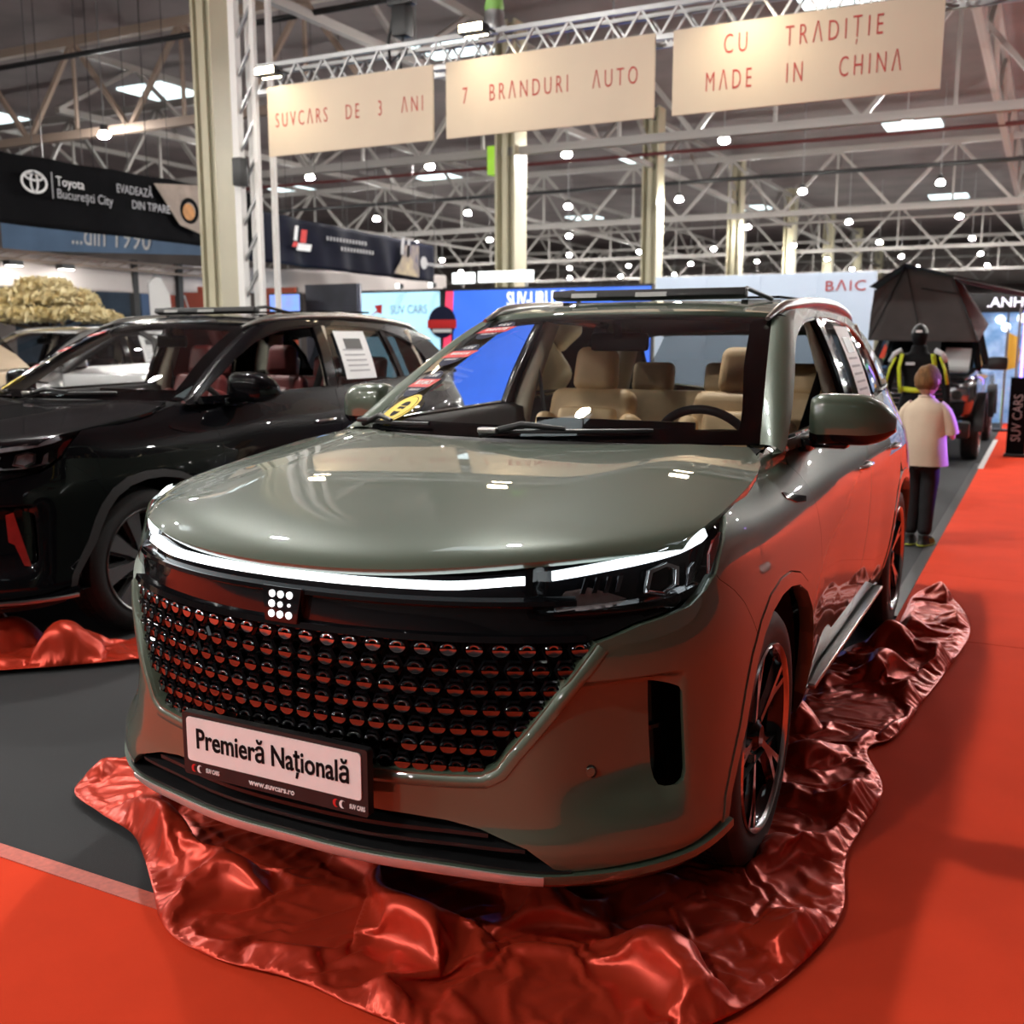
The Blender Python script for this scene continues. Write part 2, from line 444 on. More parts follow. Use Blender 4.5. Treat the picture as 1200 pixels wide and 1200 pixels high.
# thin pipes and cable trays under the roof
for i, (p0, p1, r, mm, nm, lb) in enumerate((((-34, 12.2, 6.6), (6, 12.2, 6.6), .05, satin_black, 'pipe', 'black pipe crossing below the roof at upper left'), ((-30, 26, 6.5), (10, 26, 6.5), .05, mat('pipe_red', (.10, .012, .012), rough=.5, noise=.2, nscale=5), 'pipe', 'dark red sprinkler pipe crossing right of the right-hand sign'), ((-40, 30, 6.3), (10, 30, 6.3), .06, satin_black, 'cable_tray', 'black cable tray crossing behind the hanging signs'), ((-40, 42, 6.2), (10, 42, 6.2), .05, steel_grey, 'pipe', 'grey pipe crossing far back under the roof'))):
    tag(tube(nm, [p0, p1], r, mm, None, 8), lb, 'pipe')
# high-bay lamps: hood with added glow, glowing disc, rod
hood_me = lathe('lamp_hood', [(0, .185), (.06, .18), (.12, .15), (.158, .10), (.170, .04)], alu, None, 16).data
disc_me = lathe('lamp_disc', [(.168, .04), (.15, -.01), (.10, -.045), (0, -.06)], lamp_glow, None, 16).data
for nm in ('lamp_hood', 'lamp_disc'): bpy.data.objects.remove(bpy.data.objects[nm])
NTH = ('rightmost', 'second from the right', 'third from the right', 'fourth from the right', 'fifth from the right', 'sixth from the right', 'seventh from the right', 'eighth from the right', 'ninth from the right')
ROWS = ('first', 'second', 'third', 'fourth', 'fifth', 'sixth')
def lamp(x, y, i=-1, j=-1):
    lab = 'round high-bay lamp, %s in the %s row behind the hanging signs' % (NTH[i], ROWS[j]) if i >= 0 and j >= 0 else ('round high-bay lamp hanging above the black banner at upper left' if -16 < x < -14 and 13 < y < 15 else 'round high-bay lamp at the far upper left, over the white emblem' if -19 < x < -17.5 and 13 < y < 15 else 'round high-bay lamp over the cars, outside the frame or behind the signs')
    r = empty('high_bay_lamp', (x, y, 5.6), lab, 'lamp', 'high-bay hall lamps')
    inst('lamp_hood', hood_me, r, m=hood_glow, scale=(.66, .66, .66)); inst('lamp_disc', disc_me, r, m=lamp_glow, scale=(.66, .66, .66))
    rail('lamp_rod', UBOX, (0, 0, .2), (0, 0, 2.6), .02, .02, alu, r); inst('lamp_driver', UBOX, r, (0, 0, .165), (0, 0, 0), (.11, .11, .13), satin_black)
for j in range(-4, 6):
    y = 20.3 + 8.4 * j if j != -1 else 14.0
    for i in range(-3, 9):
        x = -1.2 - 3.6 * i - (.12 * j if j > 0 else 0)
        if j < -1 and (i < 0 or i > 5): continue
        if abs(x + 9.2) < .5 and abs(((y - 9.9) / 9.2) - round((y - 9.9) / 9.2)) < .07: x += .7
        if j == -1 and (-13.5 < x < -9 or x < -19): continue
        if j == -1 and x < -13: x += -.3 if x > -16.5 else -.6
        lamp(x, y, i, j)
# ------------------------------------------------------------------ sign rig: box truss on a tower, three banners, floodlights, hoist
RY = 8.72
rg = empty('rigging_truss', (-7.38, RY, 4.52), 'aluminium box truss carrying the three red-lettered signs', 'truss')
for dy in (0, .3):
    for dz in (0, .3): rail('truss_tube', UBOX, (0, dy, dz), (11.4, dy, dz), .05, .05, alu, rg)
for i in range(28):
    s = i * .4
    for dy in (0, .3):
        rail('truss_brace', UBOX, (s, dy, 0), (s + .2, dy, .3), .022, .022, alu, rg); rail('truss_brace', UBOX, (s + .2, dy, .3), (s + .4, dy, 0), .022, .022, alu, rg)
    rail('truss_brace', UBOX, (s, 0, 0), (s + .4, .3, 0), .02, .02, alu, rg)
tw = empty('rigging_tower', (-7.75, RY + .02, 0), 'pale truss tower standing right of the first cream column', 'truss')
for dx in (0, .30):
    for dy in (0, .30): rail('tower_tube', UBOX, (dx, dy, 0), (dx, dy, 7.6), .10 if dx == 0 else .06, .10 if dx == 0 else .06, white_paint, tw)
for k in range(16):
    z = .2 + .45 * k
    rail('tower_brace', UBOX, (0, 0, z), (.30, 0, z + .45), .03, .03, alu, tw); rail('tower_brace', UBOX, (0, 0, z), (0, .3, z + .45), .03, .03, alu, tw)
box('tower_foot', (.15, .15, .02), (.7, .7, .04), alu, tw)
def hanging_sign(x0, x1, lines, label, y=8.5):
    r = empty('hanging_sign', ((x0 + x1) / 2, y, 3.70), label, 'sign', 'red-lettered signs on the truss')
    w = x1 - x0
    box('sign_panel', (0, 0, .40), (w, .03, .80), sign_mat, r, .004)
    for k, (s, sz, zz, sp, cx_) in enumerate(lines): text('sign_writing', s, sz, sign_red, r, (cx_, -.018, zz), ext=.002, spacing=1.5, offset=-.002, width=sp)
    for s in (-.4, .4): rail('hanger', UBOX, (w * s, .1, .78), (w * s, .25, .86), .03, .03, alu, r)
    return r
hanging_sign(-7.05, -4.72, [('SUVC\u039bRS   DE   3   \u039bNI', .24, .40, 2.08, 0)], 'beige sign reading SUVCARS DE 3 ANI, leftmost of the three')
hanging_sign(-4.55, -2.14, [('7   BR\u039bNDURI   \u039bUTO', .25, .42, 2.02, .02)], 'beige sign reading 7 BRANDURI AUTO, middle of the three')
hanging_sign(-1.95, .53, [('CU    TR\u039bDI\u021aIE', .26, .60, 1.46, 0), ('M\u039bDE    IN    CHIN\u039b', .26, .27, 1.80, 0)], 'beige sign reading CU TRADITIE MADE IN CHINA, rightmost of the three')
def floodlight(loc, label, energy, tgt, big=False):
    r = empty('floodlight', loc, label, 'floodlight', 'floodlights on the sign truss')
    box('lamp_body', (0, .03, .05), (.30, .16, .10), satin_black, r, .01)
    w = .27
    o = mesh_obj('lamp_face', [(-w / 2, -.052, .02), (w / 2, -.052, .02), (w / 2, -.052, .09), (-w / 2, -.052, .09), (-w / 2, .10, -.004), (w / 2, .10, -.004)], [(0, 1, 2, 3), (1, 0, 4, 5)], flood_glow, r, smooth=False)
    rail('lamp_bracket', UBOX, (-.16, .03, .05), (-.16, .2, .05), .02, .02, satin_black, r); rail('lamp_bracket', UBOX, (.16, .03, .05), (.16, .2, .05), .02, .02, satin_black, r)
    l = area_light('flood_lamp', (loc[0], loc[1] - .42, loc[2] + .02), tgt, .12, energy, (1, .86, .62), spread=2.4)
    return r
floodlight((-6.95, 8.38, 4.60), 'bright warm floodlight above the left sign', 4, (-6.6, 8.40, 3.4))
floodlight((-4.15, 8.38, 4.72), 'bright warm floodlight above the middle sign, below the green fitting', 4, (-3.7, 8.40, 3.4))
floodlight((-1.30, 8.38, 4.78), 'bright floodlight above the right sign, at the upper frame edge', 7, (-1.0, 8.40, 3.4))
gf = empty('rig_fitting', (-4.15, 8.87, 4.87), 'green-topped metal fitting standing on the sign truss', 'fitting')
lathe('fitting_body', [(0, 0), (.13, 0), (.14, .05), (.11, .12), (.11, .2), (0, .2)], alu, gf, 20); lathe('fitting_top', [(.0, .2), (.10, .2), (.11, .24), (.09, .34), (0, .35)], mat('fitting_green', (.25, .55, .12), rough=.5, noise=.15, nscale=8), gf, 20)
ch = empty('chain_hoist', (-5.35, 8.87, 4.82), 'black chain hoist hanging over the sign truss', 'hoist')
box('hoist_motor', (0, 0, .30), (.20, .18, .34), satin_black, ch, .03); box('hoist_head', (0, 0, .52), (.34, .14, .09), satin_black, ch, .02)
tube('hoist_chain', [(0, 0, .5), (0, 0, 2.4)], .018, satin_black, ch, 8); tube('hoist_hook', [(0, 0, .14), (.0, 0, .02), (.05, 0, -.03), (.02, 0, -.07)], .016, satin_black, ch, 8)
tube('hoist_cable', [(-.12, 0, .4), (-.2, 0, .1), (-.14, -.05, -.15), (-.05, 0, -.04), (-.02, 0, -.3)], .02, satin_black, ch, 8)
bx = empty('wall_speaker', (-7.62, 8.60, 3.42), 'small black box speaker fixed to the pale tower', 'speaker'); box('speaker_body', (0, 0, .16), (.14, .14, .34), satin_black, bx, .015); box('speaker_bracket', (0, .07, .16), (.05, .06, .08), alu, bx)
bx = empty('exit_sign', (-9.55, 18.95, 5.1), 'green lit box on the second cream column', 'sign'); box('sign_case', (0, 0, .27), (.18, .25, .60), mat('exit_green', (.30, .55, .03), rough=.4, emit=(.35, .75, .05), es=.35, noise=.1, nscale=5), bx, .01)

# ------------------------------------------------------------------ banners and stands on the left
def wavy_sheet(name, a, b, z0a, z0b, z1a, z1b, m, parent, amp=.03, freq=5., nx=60, nz=12, seed=0, th=.0):
    """hanging cloth between two plan points"""
    a = np.array(a, float); b = np.array(b, float); d = (b - a); L = np.hypot(*d); d = d / L; nrm = np.array([-d[1], d[0]])
    rng = np.random.RandomState(seed); ph = rng.rand(4) * 6
    V = []; F = []
    for i in range(nx + 1):
        u = i / nx
        for j in range(nz + 1):
            v = j / nz
            k = amp * (math.sin(freq * u * L + ph[0]) + .5 * math.sin(2.3 * freq * u * L + ph[1] + 2 * v)) * (1 - .65 * v)
            p = a + d * L * u + nrm * k; V.append((p[0], p[1], (z0a + (z0b - z0a) * u) * (1 - v) + (z1a + (z1b - z1a) * u) * v - .02 * math.sin(PI * ((u * L / 1.2) % 1)) * v))
    for i in range(nx):
        for j in range(nz): F.append((i * (nz + 1) + j, (i + 1) * (nz + 1) + j, (i + 1) * (nz + 1) + j + 1, i * (nz + 1) + j + 1))
    o = mesh_obj(name, V, F, m, parent)
    s = o.modifiers.new('thick', 'SOLIDIFY'); s.thickness = .004
    return o
grey_print = mat('grey_print', (.40, .40, .42), rough=.6, noise=.05, nscale=10)
RYZ = (PI / 2, 0, PI / 2)   # text standing in the y-z plane, read from +x
bn = empty('hanging_banner', (-12, 7.0, 3.1), 'long black banner with white oval emblem and lettering, left of the first column', 'banner', 'black banners on the left')
wavy_sheet('banner_cloth', (0, 0), (0, 6.9), .07, .06, 1.07, 1.14, black_cloth, bn, .035, 2.2, 70, 10, 1)
def el_ring(name, cy, cz, ry, rz, w, m, par, x=.10):
    n = 32; V = []; F = []
    for i in range(n):
        a = 2 * PI * i / n
        for k in (0, 1): V.append((x, cy + (ry - w * k) * math.cos(a), cz + (rz - w * k) * math.sin(a)))
    for i in range(n): j = (i + 1) % n; F.append((i * 2, j * 2, j * 2 + 1, i * 2 + 1))
    o = mesh_obj(name, V, F, m, par, smooth=False); s = o.modifiers.new('thick', 'SOLIDIFY'); s.thickness = .006; return o
em = empty('banner_emblem', (0, 0, 0), parent=bn)
el_ring('emblem_ring', 2.02, .70, .23, .165, .035, white_print, em); el_ring('emblem_ring', 2.02, .70, .075, .155, .03, white_print, em); el_ring('emblem_ring', 2.02, .775, .165, .065, .03, white_print, em)
rail('banner_rule', UBOX, (.10, 2.33, .5), (.10, 2.33, .88), .012, .012, grey_print, bn)
text('banner_writing', 'Toyota', .20, white_print, bn, (.10, 2.40, .76), RYZ, align='LEFT', sx=.9); text('banner_writing', 'Bucure\u0219ti City', .20, grey_print, bn, (.10, 2.40, .58), RYZ, align='LEFT', sx=.9)
text('banner_writing', 'EVADEAZ\u0102', .19, grey_print, bn, (.10, 3.55, .80), RYZ, align='LEFT', sx=.8); text('banner_writing', 'DIN TIPARE', .19, grey_print, bn, (.10, 3.85, .58), RYZ, align='LEFT', sx=.85)
o = mesh_obj('banner_print', [(.095, 4.35, .98), (.095, 5.4, 1.08), (.095, 5.4, .25), (.095, 4.9, .36)], [(0, 1, 2, 3)], mat('banner_sand', (.34, .27, .22), rough=.7, noise=.4, nscale=3), bn, smooth=False); s = o.modifiers.new('t', 'SOLIDIFY'); s.thickness = .004
lathe('banner_print_ball', [(0, .006), (.14, .006), (.14, 0)], mat('ball_orange', (.55, .22, .03), rough=.5, noise=.4, nscale=6), bn, 24, 'x', (.10, 5.12, .60)); lathe('banner_print_ball', [(.14, .004), (.22, .004), (.22, 0)], black_cloth, bn, 24, 'x', (.10, 5.14, .62))
for k in range(8): rail('banner_cord', UBOX, (0, .3 + k * .9, 1.1), (0, .3 + k * .9, 5.2), .008, .008, satin_black, bn)
bn2 = empty('hanging_banner', (-12.3, 14.0, 2.95), 'dark navy banner with red and white mark, right of the first column', 'banner', 'black banners on the left')
wavy_sheet('banner_cloth', (0, 0), (0, 6.9), .08, -.02, 1.06, .90, mat('navy_cloth', (.008, .009, .022), spec=.15, rough=.7, noise=.3, nscale=3), bn2, .06, 3.4, 80, 10, 5)
for (y0, y1, z0, z1, mm) in ((1.28, 1.38, .55, .84, white_print), (1.48, 1.66, .52, .78, print_red), (1.22, 1.36, .42, .52, print_red), (1.36, 1.80, .36, .50, white_print), (5.2, 5.32, .55, .95, grey_print), (5.45, 5.57, .5, .92, grey_print)):
    o = mesh_obj('banner_print', [(.14, y0, z0), (.14, y1, z0), (.14, y1 + .06, z1), (.14, y0 + .06, z1)], [(0, 1, 2, 3)], mm, bn2, smooth=False); s = o.modifiers.new('t', 'SOLIDIFY'); s.thickness = .004
for (y0, z, n) in ((2.4, .68, 13), (2.9, .50, 11), (6.3, .40, 8)):
    for k in range(n): rail('banner_letter', UBOX, (.14, y0 + k * .115, z - .04), (.14, y0 + k * .115, z + .04), .06, .006, grey_print, bn2)
o = mesh_obj('banner_print', [(.14, 4.9, .10), (.14, 6.0, .06), (.14, 6.0, .82), (.14, 5.4, .78), (.14, 5.2, .4)], [(0, 1, 2, 3, 4)], mat('banner_photo', (.10, .09, .13), rough=.6, noise=.8, nscale=3, col2=(.45, .36, .22)), bn2, smooth=False); s = o.modifiers.new('t', 'SOLIDIFY'); s.thickness = .003
lathe('banner_print_disc', [(0, .006), (.15, .006), (.15, 0)], grey_print, bn2, 20, 'x', (.14, 6.22, .42))
for k in range(8): rail('banner_cord', UBOX, (0, .3 + k * .95, .98), (0, .3 + k * .95, 5.0), .008, .008, satin_black, bn2)
# white fabric stand with top truss
fab = mat('white_fabric', (.62, .57, .55), rough=.8, noise=.06, nscale=2)
st = empty('fabric_stand', (-13.5, 6.0, 0), 'white draped fabric fascia on a thin dark truss, behind the yellow tree', 'exhibition stand')
wavy_sheet('fabric_fascia', (0, 0), (0, 7.4), 2.36, 2.36, 2.95, 2.90, fab, st, .03, 3., 60, 8, 8)
wavy_sheet('fabric_fascia', (0, 7.45), (0, 17.5), 2.42, 2.75, 2.95, 3.3, fab, st, .06, 2.4, 60, 8, 9)
for dz in (0, .22):
    rail('stand_tube', UBOX, (.1, 0, 2.84 + dz * .6), (.1, 8.2, 2.74 + dz * .6), .05, .05, steel_warm, st)
for k in range(20): rail('stand_brace', UBOX, (.1, k * .41, 2.84 - .005 * k), (.1, k * .41 + .41, 2.97 - .005 * k), .025, .025, steel_warm, st)
for yy in (.2, 6.3, 7.42, 17.4): rail('stand_post', UBOX, (.0, yy, 0), (.0, yy, 2.95), .12, .12, dash_mat, st)
for yy in (3.6, 4.6):
    area_light('stand_lamp', (-13.0, 6 + yy, 2.60), (-13.5, 6 + yy + .2, 1.8), .15, 7, (1, .95, .9))
    box('stand_spot', (.25, yy, 2.72), (.16, .26, .08), satin_black, st, .01); box('spot_face', (.27, yy, 2.675), (.12, .22, .01), mat('spot_face', (1, 1, 1), emit=(1, .95, .9), es=8, noise=.02), st)
bb = empty('hanging_banner', (-18.2, 13.2, 3.08), 'pale blue banner reading din 1990 above the white fabric stand', 'banner')
o = mesh_obj('banner_cloth', [(0, 0, .3), (5.75, 0, -.02), (5.75, 0, .46), (0, 0, 1.1)], [(0, 1, 2, 3)], mat('sky_blue_print', (.16, .26, .42), rough=.6, noise=.25, nscale=1.5), bb, smooth=False); s = o.modifiers.new('t', 'SOLIDIFY'); s.thickness = .01
t = text('banner_writing', '...din 1990', .62, white_print, bb, (3.2, -.02, .42), (PI / 2, .10, 0), sx=.85)
for k in range(5): rail('banner_cord', UBOX, (1.42 * k, 0, 1.0 - .15 * k), (1.42 * k, 0, 5.1), .012, .012, satin_black, bb)
# back wall of the left stands: blue, orange-red, dark panels
def panel_box(name, x0, x1, y, z0, z1, col, label, cat='panel', glow=0., th=.06, noise=.15, ns=1.5):
    r = empty(name, ((x0 + x1) / 2, y, 0), label, cat)
    m_ = mat('panel_%d' % len(MATS), col, rough=.5, emit=col if glow else None, es=glow, noise=noise, nscale=ns)
    box('panel_face', (0, 0, (z0 + z1) / 2), (x1 - x0, th, z1 - z0), m_, r)
    for s in (-1, 1): rail('panel_leg', UBOX, ((x1 - x0) / 2 * s, th, 0), ((x1 - x0) / 2 * s, th, z1), .05, .05, alu, r)
    return r
panel_box('display_wall', -19.5, -15.4, 14.4, 0, 2.55, (.05, .075, .11), 'dark blue display wall behind the yellow tree', 'wall panel', noise=.6)
panel_box('display_wall', -15.3, -14.5, 14.2, 0, 2.6, (.12, .20, .36), 'blue display panel left of the red one', 'wall panel')
r = panel_box('display_wall', -14.4, -13.4, 14.0, 0, 2.55, (.50, .09, .05), 'red display panel with a white mark, left of the first column', 'wall panel')
text('panel_mark', '\u039b', .45, white_print, r, (.0, -.04, 2.2))
panel_box('display_wall', -12.2, -11.3, 14.2, 0, 2.5, (.42, .07, .03), 'orange red display panel just right of the pale tower', 'wall panel')
panel_box('display_wall', -11.2, -10.0, 14.4, 0, 2.55, (.06, .065, .09), 'dark slatted panel left of the light blue screen', 'wall panel', noise=.5)
mon = empty('monitor', (-11.3, 13.9, 0), 'small blue and violet monitor right of the pale tower', 'monitor')
box('monitor_case', (0, 0, 2.12), (.75, .05, .52), satin_black, mon, .01); box('monitor_screen', (0, -.03, 2.12), (.70, .01, .46), mat('screen_violet', (.25, .3, .8), rough=.3, emit=(.22, .32, .85), es=.9, noise=.7, nscale=3, col2=(.1, .5, .8)), mon); rail('monitor_stand', UBOX, (0, .02, 0), (0, .02, 1.9), .06, .06, satin_black, mon)
fl = empty('feather_flag', (-12.45, 12.0, 0), 'white feather flag standing left of the red panel', 'flag')
o = mesh_obj('flag_cloth', [(-.30, 0, .5), (.18, 0, .5), (.16, .02, 1.6), (.10, .02, 2.3), (-.10, 0, 2.62), (-.36, -.01, 2.55), (-.34, -.02, 1.6)], [(0, 1, 2, 3, 4, 5, 6)], white_print, fl, smooth=False); s = o.modifiers.new('t', 'SOLIDIFY'); s.thickness = .006
tube('flag_pole', [(-.30, 0, 0), (-.33, 0, 1.4), (-.37, 0, 2.5), (-.22, 0, 2.64), (-.05, 0, 2.6)], .014, alu, fl, 8); lathe('flag_base', [(0, 0), (.2, 0), (.2, .04), (0, .05)], satin_black, fl, 20, loc=(-.3, 0, 0))
# screens and white wall across the aisle
led = empty('screen_wall', (-9.0, 17, 0), 'wide lit screen wall, pale blue on the left and royal blue on the right', 'screen')
box('screen_frame', (0, .12, 1.28), (7.7, .16, 2.56), satin_black, led)
box('screen_face', (-2.30, .02, 1.28), (3.0, .02, 2.46), mat('screen_pale', (.4, .7, .85), rough=.3, emit=(.42, .72, .86), es=.86, noise=.05, nscale=2), led)
box('screen_face', (1.68, .02, 1.28), (4.3, .02, 2.46), mat('screen_royal', (.04, .12, .65), rough=.3, emit=(.035, .13, .62), es=.95, noise=.25, nscale=1.5), led)
flat_poly('screen_stripe', [(-.80, 0), (-.62, 0), (-.45, 2.5), (-.63, 2.5)], mat('screen_red', (.8, .05, .12), rough=.4, emit=(.75, .05, .12), es=.8, noise=.05), led, -.005, .01)
scr_grey = mat('screen_grey', (.3, .42, .48), rough=.5, noise=.05); scr_white = mat('screen_white', (.9, .9, 1), rough=.5, emit=(.8, .85, 1), es=.9, noise=.03)
text('screen_writing', 'SUV CARS', .26, scr_grey, led, (-1.55, -.005, 2.14), ext=.003, sx=.8); text('screen_writing', 'SUV CARS', .11, scr_grey, led, (-3.45, -.005, 2.36), ext=.003)
flat_poly('screen_mark', [(-2.55, 2.02), (-2.35, 2.14), (-2.42, 2.24), (-2.22, 2.26), (-2.24, 2.06), (-2.36, 2.10)], print_red, led, -.01, .01)
text('screen_writing', 'SUV-URI DE', .40, scr_white, led, (.79, -.005, 2.30), ext=.003, sx=.62, offset=.008, align='LEFT')
bd = empty('screen_badge', (0, 0, 0), parent=led)
lathe('badge_disc', [(0, .01), (.33, .01), (.33, 0)], print_navy, bd, 28, 'x', (-.72, -.012, 1.88)).rotation_euler = (0, 0, -PI / 2); box('badge_band', (-.72, -.028, 1.84), (.70, .01, .17), print_red, bd); box('badge_band', (-.72, -.028, 1.70), (.46, .01, .07), white_print, bd)
scr_glow = mat('scr_glow', (1, 1, 1), emit=(.92, 1, 1), es=1.3, noise=.03)
lw = empty('light_box', (-9.2, 17.6, 0), 'bright white light box above the screen wall', 'light box')
box('light_face', (-.35, 0, 2.80), (.50, .1, .22), scr_glow, lw); box('light_face', (.65, 0, 2.81), (1.25, .1, .22), scr_glow, lw)
for s in (-.4, 1.1): rail('light_post', UBOX, (s, .06, 0), (s, .06, 2.9), .05, .05, alu, lw)
bw = empty('white_wall', (-3.1, 17, 0), 'white stand wall with red lettering at its right end', 'wall panel')
wallw = mat('wall_white', (.44, .52, .64), rough=.55, emit=(.70, .80, .95), es=.10, noise=.05, nscale=1)  # faint emission put in to brighten the wall, which is no lamp
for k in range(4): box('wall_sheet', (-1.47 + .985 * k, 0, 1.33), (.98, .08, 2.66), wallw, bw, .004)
text('wall_writing', 'B\u039bIC', .25, sign_red, bw, (1.47, -.05, 2.42), ext=.004, sx=1.15, spacing=1.15)
for k in range(2): rail('wall_brace', UBOX, (-1 + 2 * k, .06, 0), (-1 + 2 * k, .06, 2.6), .06, .06, alu, bw)
sp_ = empty('spot_rail', (-10.6, 16.8, 2.62), 'two small white spotlights above the pale blue screen', 'spotlight')
for k in range(2): box('spot_body', (k * .8, -.05, .0), (.10, .16, .10), satin_black, sp_, .02); box('spot_face', (k * .8, -.14, 0), (.10, .02, .10), scr_glow, sp_, .01); rail('spot_arm', UBOX, (k * .8, 0, -.1), (k * .8, .2, -.1), .03, .03, satin_black, sp_)
import numpy as np
def _pchip(xk, yk, x):
    # monotone cubic, yk (n,) or (n,m)
    xk=np.asarray(xk,float); yk=np.asarray(yk,float); x=np.clip(x,xk[0],xk[-1])
    h=np.diff(xk); d=np.diff(yk,axis=0)/(h if yk.ndim==1 else h[:,None])
    m=np.zeros_like(yk); n=len(xk)
    if n>2:
        w1=2*h[1:]+h[:-1]; w2=h[1:]+2*h[:-1]
        if yk.ndim>1: w1=w1[:,None]; w2=w2[:,None]
        a,b=d[:-1],d[1:]; ok=a*b>0
        den=np.where(ok,w1/np.where(ok,a,1)+w2/np.where(ok,b,1),1)
        m[1:-1]=np.where(ok,(w1+w2)/den,0)
    m[0]=d[0]; m[-1]=d[-1]
    i=np.clip(np.searchsorted(xk,x,side='right')-1,0,n-2)
    t=(x-xk[i])/h[i]; hh=h[i]
    if yk.ndim>1: t=t[...,None]; hh=hh[...,None]
    return (2*t**3-3*t**2+1)*yk[i]+(t**3-2*t**2+t)*hh*m[i]+(-2*t**3+3*t**2)*yk[i+1]+(t**3-t**2)*hh*m[i+1]
def _natspline(xk,yk,x):
    xk=np.asarray(xk,float); yk=np.asarray(yk,float); n=len(xk)
    h=np.diff(xk); A=np.zeros((n,n)); B=np.zeros(n); A[0,0]=A[-1,-1]=1
    for i in range(1,n-1):
        A[i,i-1]=h[i-1];A[i,i]=2*(h[i-1]+h[i]);A[i,i+1]=h[i];B[i]=6*((yk[i+1]-yk[i])/h[i]-(yk[i]-yk[i-1])/h[i-1])
    M=np.linalg.solve(A,B); i=np.clip(np.searchsorted(xk,x)-1,0,n-2)
    a=(xk[i+1]-x)/h[i]; b=(x-xk[i])/h[i]
    return a*yk[i]+b*yk[i+1]+((a**3-a)*M[i]+(b**3-b)*M[i+1])*h[i]**2/6
# ---- plan curve of the body: centre of the nose -> side -> centre of the tail
PLAN=np.array([(0,0),(.2,.0125),(.4,.058),(.57,.125),(.69,.198),(.78,.278),(.845,.362),(.89,.455),(.918,.56),(.933,.68),(.94,.85),(.943,1.3),(.945,2.4),(.943,3.5),(.935,4.0),(.91,4.28),(.865,4.45),(.78,4.56),(.55,4.65),(.3,4.69),(0,4.70)])
_ch=np.concatenate([[0],np.cumsum(np.hypot(*np.diff(PLAN,axis=0).T))])
_tt=np.linspace(0,_ch[-1],3000)
_px=_natspline(_ch,PLAN[:,0],_tt); _py=_natspline(_ch,PLAN[:,1],_tt)
_al=np.concatenate([[0],np.cumsum(np.hypot(np.diff(_px),np.diff(_py)))])
TEND=_al[-1]
def plan(t):
    t=np.asarray(t,float); s=np.sign(t); s=np.where(s==0,1,s); a=np.abs(t)
    x=np.interp(a,_al,_px)*s; y=np.interp(a,_al,_py)
    e=.012
    dx=np.interp(a+e,_al,_px)-np.interp(np.maximum(a-e,0),_al,_px)*np.where(a<e,1,1); dy=np.interp(a+e,_al,_py)-np.interp(np.abs(a-e),_al,_py)
    dx=np.where(a<e,2*e,dx); dy=np.where(a<e,0*dy,dy)
    L=np.hypot(dx,dy)+1e-12
    return x,y,dy/L*s,-dx/L     # outward normal (nx, ny)
def t_of_y(y): # side
    m=(_py<4.2)&(_px>.5); return float(np.interp(y,_py[m],_al[m]))
ZK=[.16,.22,.28,.34,.42,.52,.65,.80,.90,.97,1.03,1.08,1.13,1.18,1.24]
SEC=[ # t key, inset at each ZK
 (0.00,[.10,.050,.022,.000,.012,.010,.000,.004,.012,.024,.045,.09,.15,.22,.30]),
 (0.40,[.09,.040,.010,-.008,.004,.006,.000,.004,.013,.026,.047,.09,.15,.22,.30]),
 (0.70,[.06,.010,-.022,-.042,-.030,-.020,-.006,.003,.020,.038,.055,.09,.15,.22,.30]),
 (0.95,[.05,.000,-.028,-.042,-.032,-.020,-.006,.003,.020,.036,.050,.08,.14,.21,.29]),
 (1.20,[.06,.010,-.015,-.026,-.022,-.016,-.010,-.002,.012,.022,.038,.07,.13,.20,.28]),
 (1.55,[.10,.040,.006,-.008,-.012,-.014,-.014,-.008,.006,.020,.045,.085,.15,.22,.30]),
 (2.05,[.10,.070,.040,.020,.002,-.006,-.012,-.006,.006,.020,.042,.078,.135,.20,.28]),
 (2.60,[.10,.080,.062,.048,.030,.014,.003,.000,.004,.012,.028,.052,.075,.095,.12]),
 (3.60,[.10,.080,.062,.048,.030,.014,.003,.000,.004,.012,.028,.052,.075,.095,.12]),
 (4.05,[.10,.070,.050,.036,.014,-.004,-.012,-.006,.003,.010,.025,.047,.070,.092,.12]),
 (4.75,[.10,.060,.030,.010,-.006,-.010,-.012,-.006,.004,.014,.030,.054,.078,.102,.13]),
 (5.20,[.10,.060,.020,.005,.000,.000,.000,.002,.008,.018,.036,.062,.090,.115,.14]),
 (5.60,[.10,.050,.020,.005,.003,.002,.002,.010,.022,.036,.055,.082,.108,.135,.165]),
 (6.60,[.10,.050,.020,.000,.000,.002,.006,.030,.050,.070,.090,.115,.140,.165,.195]),
]
_sk=np.array([s[0] for s in SEC]); _sv=np.array([s[1] for s in SEC])
def inset(t,z):
    t=np.abs(np.asarray(t,float)); z=np.asarray(z,float); t,z=np.broadcast_arrays(t,z)
    shp=t.shape; t=t.ravel(); z=z.ravel()
    rows=_pchip(_sk,_sv,t)            # (n, nz)
    zk=np.array(ZK); h=np.diff(zk); zz=np.clip(z,zk[0],zk[-1])
    # catmull-rom in z
    m=np.gradient(rows,zk,axis=1)
    i=np.clip(np.searchsorted(zk,zz,side='right')-1,0,len(zk)-2); r=np.arange(len(t)); u=(zz-zk[i])/h[i]
    out=(2*u**3-3*u**2+1)*rows[r,i]+(u**3-2*u**2+u)*h[i]*m[r,i]+(-2*u**3+3*u**2)*rows[r,i+1]+(u**3-u**2)*h[i]*m[r,i+1]
    return out.reshape(shp)
def body(t,z,extra=0.0):
    x,y,nx,ny=plan(t); I=inset(t,z)+extra
    return np.stack(np.broadcast_arrays(x-nx*I,y-ny*I,z),-1)
